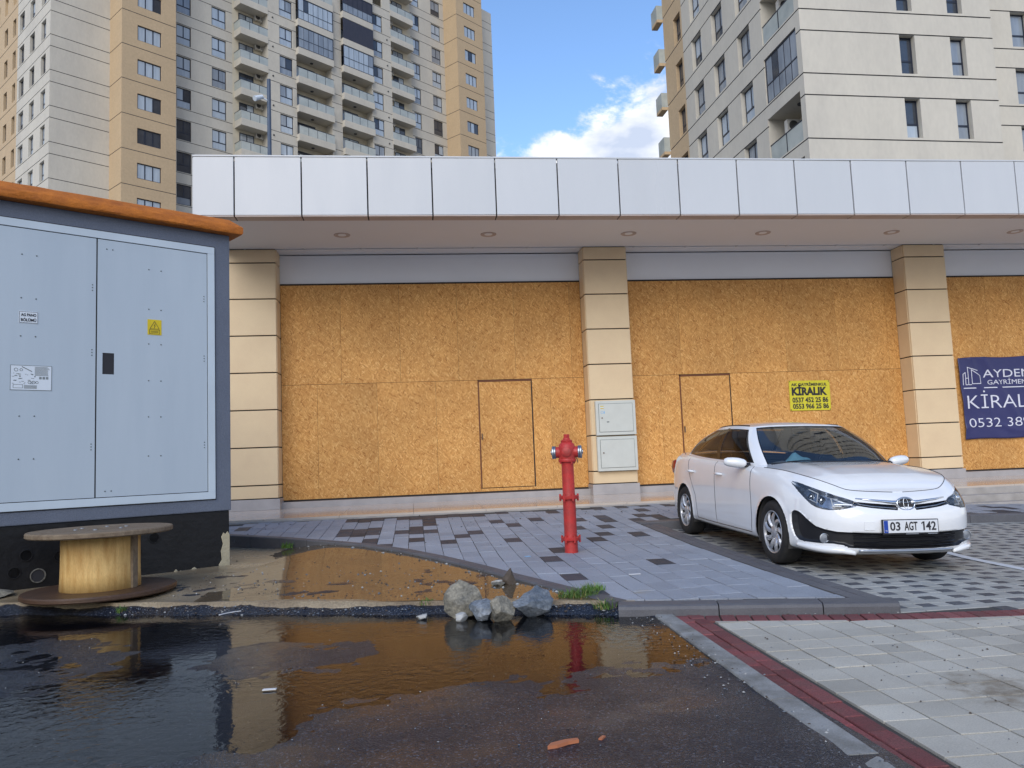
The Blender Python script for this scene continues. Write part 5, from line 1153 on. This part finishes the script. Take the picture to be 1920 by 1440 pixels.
body = sub_mesh('body', BAND, grid_faces(~cellhole & ~det), 'car_paint', car)
for k in (1, 2):
    h = sub_mesh('headlamp', BAND, grid_faces(cells(k)), 'lamp_housing', car)
    sub_mesh('lamp_cover', COVER, grid_faces(cells(k)), 'lamp_glass', h)
    s = 1 if k == 1 else -1
    def onband(arc, z, out=0.0):
        j = int(np.argmin(np.abs(AR[0]-arc))); i = int(np.argmin(np.abs(COVER[:, j, 2]-z))); return Vector(COVER[i, j])+Vector(NB[i, j])*out
    for arc, z, r_ in ((.80, .682, .036), (.93, .715, .030)):
        p = onband(s*arc, z, -.035); e = MB(); e.lathe([(r_, -.012), (r_*1.15, .0), (r_*1.0, .006), (r_*.86, -.002), (r_*.6, -.012), (.001, -.016)], tuple(p), 'y', 22); e.build('projector', 'car_chrome', h, smooth=R(40))
    e = MB(); e.tube([tuple(onband(s*a, z, -.022)) for a, z in ((.60, .632), (.68, .628), (.70, .698), (.64, .694))], .006); e.tube([tuple(onband(s*a, z, -.022)) for a, z in ((.98, .775), (.86, .742), (.84, .660), (.92, .685))], .006); e.build('light_guide', 'plate_white', h)
    e = MB(); e.tube([tuple(onband(s*a, z, -.024)) for a, z in ((.50, .650), (.58, .645), (.66, .645))], .012); e.build('reflector', 'car_silver', h)
for k in (3, 4): sub_mesh('upper_grille', BAND, grid_faces(cells(k)), 'car_gloss_black', car)
lg = sub_mesh('lower_grille', BAND, grid_faces(cells(5)), 'car_black', car)
def fp(x, z, out=0.0, G=None):
    """point of the unrecessed front skin at lateral x, height z"""
    j = int(np.argmin(np.abs(COVER[30, :, 0]-x)+(COVER[30, :, 1] > 1.2)*9)); i = int(np.argmin(np.abs(COVER[:, j, 2]-z))); return Vector(COVER[i, j])+Vector(NB[i, j])*out
def run(P, out, n=28):
    pts = []
    for t in np.linspace(0, len(P)-1.0001, n): i = int(t); q = t-i; pts.append(np.array(fp(P[i][0]*(1-q)+P[i+1][0]*q, P[i][1]*(1-q)+P[i+1][1]*q, out)))
    A = np.array(pts)
    for _ in range(3): B = A.copy(); B[1:-1] = (A[:-2]+A[1:-1]*2+A[2:])/4; A = B
    return [tuple(p) for p in A]
for z in (.272, .305, .338, .368):
    e = MB(); e.tube([tuple(fp(x, z, -.014)) for x in np.linspace(-.50, .50, 21)], .007, 6); e.build('grille_bar', 'car_gloss_black', lg)
# chrome wings beside the emblem, slim bars in the slots
for s in (-1, 1):
    e = MB(); P = [fp(s*x, z, .004) for x, z in ((.05, .652), (.12, .658), (.22, .665), (.34, .676), (.455, .690))]; e.tube([tuple(p) for p in P], [.020, .018, .014, .011, .006], 8); e.build('chrome_wing', 'car_chrome', car, smooth=True)
    e = MB(); P = [fp(s*x, z, -.010) for x, z in ((.09, .614), (.2, .622), (.33, .635), (.45, .650))]; e.tube([tuple(p) for p in P], .0055, 6); e.build('grille_bar', 'car_silver', car)
    c = fp(s*.705, .335, -.008); e = MB(); e.lathe([(.044, .01), (.046, -.004), (.040, -.006), (.036, .004), (.001, .0)], tuple(c), 'y', 22); e.build('fog_lamp', 'car_silver', car, smooth=R(40))
    e = MB(); P = run([(s*x, z) for x, z in ((.49, .212), (.60, .232), (.72, .240), (.80, .246), (.835, .262))], .006); e.tube(P, [.010+.020*math.sin(math.pi*min(1, .12+.8*i/len(P))) for i in range(len(P))], 10); e.build('bumper_blade', 'car_paint', car, smooth=True)
e = MB(); e.tube(run([(-.46, .226), (0, .226), (.46, .226)], .003), .014, 8); e.build('lip_bar', 'car_silver', car, smooth=True)
c = fp(0, .648, .0); em = empty('emblem', (0, c.y-.014, .648)); em.parent = car; em.rotation_euler = (R(-14), 0, 0)
def oval(rx, rz, t, cx=0, cz=0, n=32): return [(cx+rx*math.cos(a), 0, cz+rz*math.sin(a)) for a in np.linspace(0, 2*math.pi, n+1)]
e = MB(); e.lathe([(.001, .004), (.084, .004), (.088, .012)], (0, 0, 0), 'y', 32)
o = e.build('emblem_disc', 'car_gloss_black', em, smooth=R(40)); o.scale = (1, 1, .72)
e = MB(); e.tube(oval(.084, .058, 0), .006, 8); e.tube(oval(.022, .050, 0), .0032, 6); e.tube(oval(.060, .018, 0, 0, .030), .0032, 6); e.build('emblem_rings', 'car_chrome', em, smooth=True)
# licence plate
c = fp(0, .45, .012); pl = empty('licence_plate', (.0, c.y-.004, .390)); pl.parent = car; pl.rotation_euler = (R(-3), 0, 0)
e = MB(); e.box(-.268, .268, -.004, .016, -.012, .124); e.build('plate_frame', 'car_black', pl, bevel=.004); e = MB(); e.box(-.260, .260, -.0075, -.003, .004, .116); pw = e.build('plate', 'plate_white', pl, bevel=.003, segs=1)
e = MB(); e.box(-.258, -.218, -.0085, -.0070, .006, .114); e.build('plate_band', 'plate_blue', pl)
for s_, x_, wd in (('03', -.200, .097), ('AGT', -.064, .126), ('42', .142, .098)):
    me, w_, h_ = text_mesh(s_, .105, bold=.0022, width=wd); me.materials.append(MATS['print_black']); o = link('plate_number', me, pl, (x_, -.0092, .024)); o.scale = (1, 1, .078/h_)
e = MB(); e.box(.116, .130, -.0100, -.0085, .024, .102); e.hexa([(.100, -.0100, .078), (.116, -.0100, .090), (.116, -.0085, .090), (.100, -.0085, .078), (.100, -.0100, .089), (.116, -.0100, .102), (.116, -.0085, .102), (.100, -.0085, .089)]); e.build('plate_number', 'print_black', pl)
text('plate_letters', 'TR', .018, 'plate_white', pl, (-.248, -.0098, .018), width=.020)
for x0, x1 in ((-.05, .07), (.16, .25)): e = MB(); e.box(x0, x1, -.0055, -.004, -.009, -.002); e.build('frame_print', 'car_silver', pl)
e = MB(); c = fp(-.36, .46, .0005); e.box(-.045, .045, -.002, .002, -.04, .04); o = e.build('tow_cover', 'car_paint', car, bevel=.0018); o.location = c; o.rotation_euler = (0, 0, -math.atan2(.05, .3))
# bonnet: lines across the car between the band's top edges
JC = int(np.argmin(np.abs(HALF[-1, :, 1]-1.50))); top = HALF[-1, :JC+1]; nb = 41; lat = np.linspace(-1, 1, nb)
crown = np.interp(top[:, 1], [.18, .5, .9, 1.5], [.004, .030, .048, .060])
V = np.stack([top[:, 0][:, None]*lat[None], top[:, 1][:, None].repeat(nb, 1), top[:, 2][:, None]+crown[:, None]*(1-np.abs(lat[None])**2.4)+.010*np.exp(-((np.abs(lat[None])-.62)/.12)**2)*np.clip((top[:, 1][:, None]-.25)/.5, 0, 1)], -1)
def patch(name, V, m, parent, flip=False):
    a, b = V.shape[:2]; i, j = np.meshgrid(np.arange(a-1), np.arange(b-1), indexing='ij'); k = (i*b+j).ravel(); F = np.stack([k, k+1, k+b+1, k+b], 1); return sub_mesh(name, V, F, m, parent, flip=flip)
patch('bonnet', V, 'car_paint', car)
e = MB(); e.tube([tuple(Vector(HALF[-1, j])+Vector((0, 0, .001))) for j in range(4, JC-14, 4)], .0035, 5); e.build('bonnet_seam', 'car_black', car)
e = MB(); e.tube([(-HALF[-1, j, 0], HALF[-1, j, 1], HALF[-1, j, 2]+.001) for j in range(4, JC-14, 4)], .0035, 5); e.build('bonnet_seam', 'car_black', car)
JD = int(np.argmin(np.abs(HALF[-1, :, 1]-3.70))); top = HALF[-1, JD:]; V = np.stack([top[:, 0][:, None]*lat[None], top[:, 1][:, None].repeat(nb, 1), top[:, 2][:, None]+.03*(1-lat[None]**2)*np.ones((len(top), 1))], -1); patch('boot_lid', V, 'car_paint', car)
# greenhouse
GB = [(0, 1.19, .992), (.40, 1.235, .986), (.62, 1.335, .972), (.735, 1.475, .958), (.800, 1.75, .962), (.820, 2.4, .976), (.812, 3.1, 1.000), (.775, 3.60, 1.028), (.70, 3.90, 1.055), (.48, 4.05, 1.078), (0, 4.10, 1.085)]
GT = [(0, 1.985, 1.412), (.30, 2.005, 1.408), (.465, 2.055, 1.400), (.545, 2.13, 1.392), (.580, 2.32, 1.402), (.592, 2.6, 1.410), (.582, 2.95, 1.402), (.560, 3.15, 1.388), (.525, 3.26, 1.376), (.3, 3.33, 1.388), (0, 3.36, 1.392)]
NG = 260; gb, gl_, gs_ = smooth_curve(GB, NG)
par = np.interp(gs_, gl_, np.arange(len(GB))); kk = np.arange(len(GT)); gt = np.stack([np.interp(par, kk, [p[c] for p in GT]) for c in range(3)], 1)
for c in range(3): gt[:, c] = pchip(kk, [p[c] for p in GT], par)
gb[0, 0] = gt[0, 0] = gb[-1, 0] = gt[-1, 0] = 0
NV = 46; v_ = np.linspace(0, 1, NV)[:, None, None]; G = gb[None]*(1-v_)+gt[None]*v_
tg = np.gradient(gb[:, :2], axis=0); tg /= np.linalg.norm(tg, axis=1)[:, None]+1e-9; ng = np.stack([tg[:, 1], -tg[:, 0]], 1)     # outward in plan
bul = .045*np.sin(np.pi*np.linspace(0, 1, NV))[:, None]*np.ones((1, NG)); G[..., 0] += ng[None, :, 0]*bul; G[..., 1] += ng[None, :, 1]*bul*.6; G[..., 2] += bul*.35
G[:, 0, 0] = 0; G[:, -1, 0] = 0
GF = mirror(G); gr, gc = GF.shape[:2]; PF = np.concatenate([par[::-1][:-1], par]); VF = np.linspace(0, 1, gr)
def gmask(p0, p1, v0, v1, side=0):
    a = (PF >= p0) & (PF <= p1)
    if side: a &= (np.sign(np.arange(gc)-NG+1) == side)
    return np.outer((VF >= v0) & (VF <= v1), a)
def gcells(m): return m[:-1, :-1] & m[1:, :-1] & m[:-1, 1:] & m[1:, 1:]
def gfaces(c): i, j = np.nonzero(c); a = i*gc+j; return np.stack([a, a+1, a+gc+1, a+gc], 1)
GN = np.cross(np.gradient(GF, axis=1), np.gradient(GF, axis=0)); GN /= np.linalg.norm(GN, axis=2)[..., None]+1e-9
if GN[20, NG-1][1] > 0: GN = -GN
used = np.zeros((gr-1, gc-1), bool)
def opening(name, m, glass, border):
    c = gcells(m); global used; used |= c; i, j = np.nonzero(c)
    er = c.copy()
    for _ in range(border): e2 = er.copy(); e2[1:] &= er[:-1]; e2[:-1] &= er[1:]; e2[:, 1:] &= er[:, :-1]; e2[:, :-1] &= er[:, 1:]; e2[0] = e2[-1] = False; er = e2
    IN = GF-GN*.006; o = sub_mesh(name, IN, gfaces(er), glass, car); ring = sub_mesh('window_seal', GF-GN*.003, gfaces(c & ~er), 'car_gloss_black', o); return o
ws = opening('windscreen', gmask(0, 2.62, .015, .965), 'windscreen_glass', 1)
opening('rear_window', gmask(8.62, 11, .03, .96), 'side_glass', 2)
for s in (-1, 1):
    opening('side_window', gmask(3.28, 5.10, .06, .93, s), 'side_glass', 2); opening('side_window', gmask(5.22, 7.62, .06, .93, s), 'side_glass', 2)
pill = np.zeros((gr-1, gc-1), bool)
for s in (-1, 1): pill |= gcells(gmask(5.06, 5.26, .05, .94, s))
sub_mesh('cabin_frame', GF, gfaces(~used & ~pill), 'car_paint', car); 
half_ = np.arange(gc-1)[None, :] >= NG-1
for h_ in (half_, ~half_): sub_mesh('door_pillar', GF, gfaces(pill & ~used & h_), 'car_gloss_black', car)
rl = np.linspace(-1, 1, 41); topc = G[-1]; V = np.stack([topc[:, 0][:, None]*rl[None], topc[:, 1][:, None].repeat(41, 1), topc[:, 2][:, None]+np.interp(topc[:, 1], [1.98, 2.3, 2.7, 3.1, 3.36], [.0, .040, .050, .038, .0])[:, None]*(1-np.abs(rl[None])**2.2)], -1); patch('roof', V, 'car_paint', car)
for s in (-1, 1):
    e = MB(); e.tube([(s*(topc[j, 0]-.02), topc[j, 1], topc[j, 2]+.010) for j in range(62, 205, 6)], .006, 6); e.build('roof_moulding', 'car_black', car)
# door seams, handles, mirrors
def side_pt(y, z, s, out=.0008):
    j = int(np.argmin(np.abs(HALF[36, :, 1]-y)+(np.arange(NT) < 60)*9)); i = int(np.argmin(np.abs(HALF[:, j, 2]-z))); return Vector((s*(HALF[i, j, 0]+out), y, z))
for s in (-1, 1):
    for P in ([(1.475, .955), (1.46, .85), (1.43, .60), (1.425, .40), (1.45, .27)], [(2.50, .985), (2.50, .8), (2.49, .5), (2.47, .27)], [(3.50, 1.01), (3.44, .85), (3.30, .66), (3.20, .55), (3.16, .40), (3.14, .27)], [(1.45, .265), (2.0, .262), (2.6, .262), (3.14, .268)]):
        pts = []
        for (a, b), (c, d) in zip(P, P[1:]): pts += [(a+(c-a)*t, b+(d-b)*t) for t in np.linspace(0, 1, 7)[:-1]]
        pts.append(P[-1]); e = MB(); e.tube([tuple(side_pt(a, b, s, -.001)) for a, b in pts], .0045, 5); e.build('door_seam', 'car_black', car)
    for y in (2.34, 3.33):
        c = side_pt(y, .845, s, .0); e = MB(); e.tube([tuple(c+Vector((s*.004, -.095, -.004))), tuple(c+Vector((s*.030, -.07, 0))), tuple(c+Vector((s*.034, 0, .004))), tuple(c+Vector((s*.030, .07, .004))), tuple(c+Vector((s*.004, .095, 0)))], [.010, .015, .016, .015, .010], 8); e.build('door_handle', 'car_paint', car, smooth=True)
    e = MB(); e.lathe([(.001, -.115), (.045, -.108), (.070, -.08), (.082, -.03), (.084, .03), (.070, .085), (.045, .11), (.001, .116)], (0, 0, 0), 'x', 24); o = e.build('mirror', 'car_paint', car, smooth=True); o.location = (s*.955, 1.66, .995); o.scale = (1.08, .72, .66); o.rotation_euler = (0, R(-6*s), R(14*s))
    e = MB(); e.lathe([(.001, 0), (.060, .0), (.062, .006)], (0, 0, 0), 'y', 20); k = e.build('mirror_glass', 'car_gloss_black', o); k.location = (0, .082, 0); k.scale = (1.5, 1, 1)
    e = MB(); e.tube([(s*.80, 1.62, .962), (s*.86, 1.63, .965), (s*.92, 1.65, .965)], [.03, .024, .03], 8); e.build('mirror_arm', 'car_gloss_black', car, smooth=True)
    # quarter panel behind the mirror
    e = MB(); e.tube([(s*.86, 1.0+.44, .93), (s*.868, 1.30, .90)], .001); 
    e = MB(); c = Vector((s*.845, 4.33, .86)); e.lathe([(.001, -.13), (.06, -.10), (.085, 0), (.06, .10), (.001, .13)], (0, 0, 0), 'z', 16); o = e.build('tail_lamp', 'tail_red', car, smooth=True); o.location = (s*.76, 4.36, .87); o.scale = (.55, 1.6, .8)
# wipers
for x0, x1 in ((-.52, .06), (.0, .56)):
    e = MB(); n_ = 8; e.tube([(x0+(x1-x0)*t, 1.262+.10*abs(x0+(x1-x0)*t)-.008, 1.012-.012*abs(x0+(x1-x0)*t)*1.5+.012*math.sin(t*3.1)) for t in np.linspace(0, 1, n_)], .008, 6); e.build('wiper', 'car_black', car)
e = MB(); e.tube([(x, 1.20+.42*x*x, .985-.035*x*x) for x in np.linspace(-.66, .66, 21)], .024, 8); e.build('cowl', 'car_black', car, smooth=True)
# wheels
def wheel(x, y, s):
    w = empty('wheel', (x, y, WR)); w.parent = car
    e = MB(); e.lathe([(.205, -.085), (.225, -.098), (.262, -.106), (.295, -.098), (.312, -.080), (.317, -.05), (.317, .05), (.312, .080), (.295, .098), (.262, .106), (.225, .098), (.205, .085)], (0, 0, 0), 'x', 48, closed=True); e.build('tyre', 'tyre', w, smooth=R(40))
    e = MB(); e.lathe([(.212, -.06), (.216, .088), (.210, .094), (.203, .085), (.198, .02), (.05, .0), (.001, .0)], (0, 0, 0), 'x', 40); rim = e.build('rim', 'car_black', w, smooth=R(40)); rim.scale = (s, 1, 1)
    e = MB(); nsp = 9
    for k in range(nsp):
        a0 = 2*math.pi*k/nsp; prev = None
        for t in np.linspace(0, 1, 7):
            r_ = .045+.160*t; a = a0+.38*t*t; hw = .011+.012*math.sin(t*3.1)+.008*t; da = hw/r_; xo = .072+.022*math.sin(t*2.6)
            cur = [(xo-.014, r_*math.cos(a-da), r_*math.sin(a-da)), (xo, r_*math.cos(a-da*.55), r_*math.sin(a-da*.55)), (xo+.004, r_*math.cos(a+da*.5), r_*math.sin(a+da*.5)), (xo-.014, r_*math.cos(a+da), r_*math.sin(a+da))]
            if prev:
                for i in range(3): e.poly([prev[i], prev[i+1], cur[i+1], cur[i]])
            prev = cur
    e.lathe([(.194, .070), (.200, .092), (.210, .097), (.216, .090), (.205, .066)], (0, 0, 0), 'x', 40, closed=True); e.lathe([(.062, .066), (.058, .084), (.030, .090), (.001, .091)], (0, 0, 0), 'x', 24)
    o = e.build('hubcap', 'hubcap', w, smooth=R(45)); o.scale = (s, 1, 1)
for y in WY:
    for s in (-1, 1): wheel(s*.772, y, s)
    for s in (-1, 1):
        e = MB(); n_ = 24; R2 = ARC+.006
        for k in range(n_):
            a, b = math.pi*(-.12+1.24*k/n_), math.pi*(-.12+1.24*(k+1)/n_); p = lambda t, x: (s*x, y+R2*math.cos(t), WR+.005+R2*math.sin(t)); e.poly([p(a, .50), p(b, .50), p(b, .862), p(a, .862)])
        e.poly([(s*.50, y+R2*math.cos(t), WR+R2*math.sin(t)) for t in np.linspace(-.3, math.pi+.3, 20)]); e.build('wheel_well', 'car_interior', car)
# underside and cabin
e = MB(); e.box(-.60, .60, .42, 4.30, .205, .27).box(-.80, .80, 1.34, 3.27, .20, .30); e.build('underbody', 'car_interior', car)
e = MB(); e.box(-.76, .76, 1.30, 3.9, .30, .36); e.box(-.78, -.74, 1.35, 3.7, .36, .93).box(.74, .78, 1.35, 3.7, .36, .93).box(-.7, .7, 3.45, 4.0, .36, .98); e.build('cabin_floor', 'car_interior', car)
e = MB(); e.v = [(-.72, 1.24, .935), (.72, 1.24, .935), (.72, 1.85, .93), (-.72, 1.85, .93), (-.72, 1.30, .5), (.72, 1.30, .5), (.72, 1.80, .5), (-.72, 1.80, .5)]; e.f = [(0, 1, 2, 3), (4, 7, 6, 5), (0, 4, 5, 1), (1, 5, 6, 2), (2, 6, 7, 3), (3, 7, 4, 0)]; e.m = [0]*6; e.build('dashboard', 'car_interior', car, bevel=.04)
for x in (-.36, .36):
    e = MB(); e.hexa([(x-.24, 2.15, .40), (x+.24, 2.15, .40), (x+.24, 2.65, .40), (x-.24, 2.65, .40), (x-.24, 2.13, .56), (x+.24, 2.13, .56), (x+.24, 2.65, .52), (x-.24, 2.65, .52)]); e.hexa([(x-.24, 2.58, .50), (x+.24, 2.58, .50), (x+.24, 2.72, .50), (x-.24, 2.72, .50), (x-.20, 2.76, 1.08), (x+.20, 2.76, 1.08), (x+.20, 2.86, 1.08), (x-.20, 2.86, 1.08)]); e.build('seat', 'seat_grey', car, bevel=.04)
    e = MB(); e.box(x-.13, x+.13, 2.79, 2.88, 1.10, 1.27); e.build('headrest', 'seat_grey', car, bevel=.03)
e = MB(); e.hexa([(-.66, 3.15, .40), (.66, 3.15, .40), (.66, 3.5, .40), (-.66, 3.5, .40), (-.62, 3.48, 1.03), (.62, 3.48, 1.03), (.62, 3.6, 1.03), (-.62, 3.6, 1.03)]); e.build('rear_seat', 'seat_grey', car, bevel=.04)
e = MB(); e.tube([(.36+.185*math.cos(a), 1.98+.06*math.sin(a), .93+.175*math.sin(a)) for a in np.linspace(0, 2*math.pi, 25)], .014, 8); e.build('steering_wheel', 'car_black', car, smooth=True)
e = MB(); e.box(-.11, .11, 2.02, 2.045, 1.30, 1.365); e.build('rear_view_mirror', 'car_black', car, bevel=.008)
# pale blue cloth lying behind the windscreen
fm = MB(); X, Y = np.meshgrid(np.linspace(-.20, .20, 22), np.linspace(-.12, .12, 14), indexing='ij')
Z = .115*np.exp(-((X+.04)/.085)**2-(Y/.07)**2)+.05*np.exp(-((X-.10)/.06)**2-(Y/.08)**2)+.012*(fbm(X*30+5, Y*30, 2, 2)-.3); Z = Z*np.clip((.205-np.abs(X))/.04, 0, 1)
o = grid_obj('face_mask', X, Y, lambda a, b: Z, 'mask_blue'); sm_ = o.modifiers.new('thickness', 'SOLIDIFY'); sm_.thickness = .004; o.location = (car.location.x-.27, car.location.y+1.46, .975); tag(o, 'crumpled pale blue face mask on the dashboard behind the windscreen', 'mask')
# settle the car on the sloping bay
zf = gd(4.40, 6.89+.955); zb = gd(4.43, 6.89+3.655); pitch_ = math.atan((zb-zf)/2.70); roll_ = math.atan(-.03*.9)
car.rotation_euler = (pitch_, -roll_, R(-.5)); car.location.z = zf-.955*math.tan(pitch_)+.003; o.location.z += car.location.z+.055
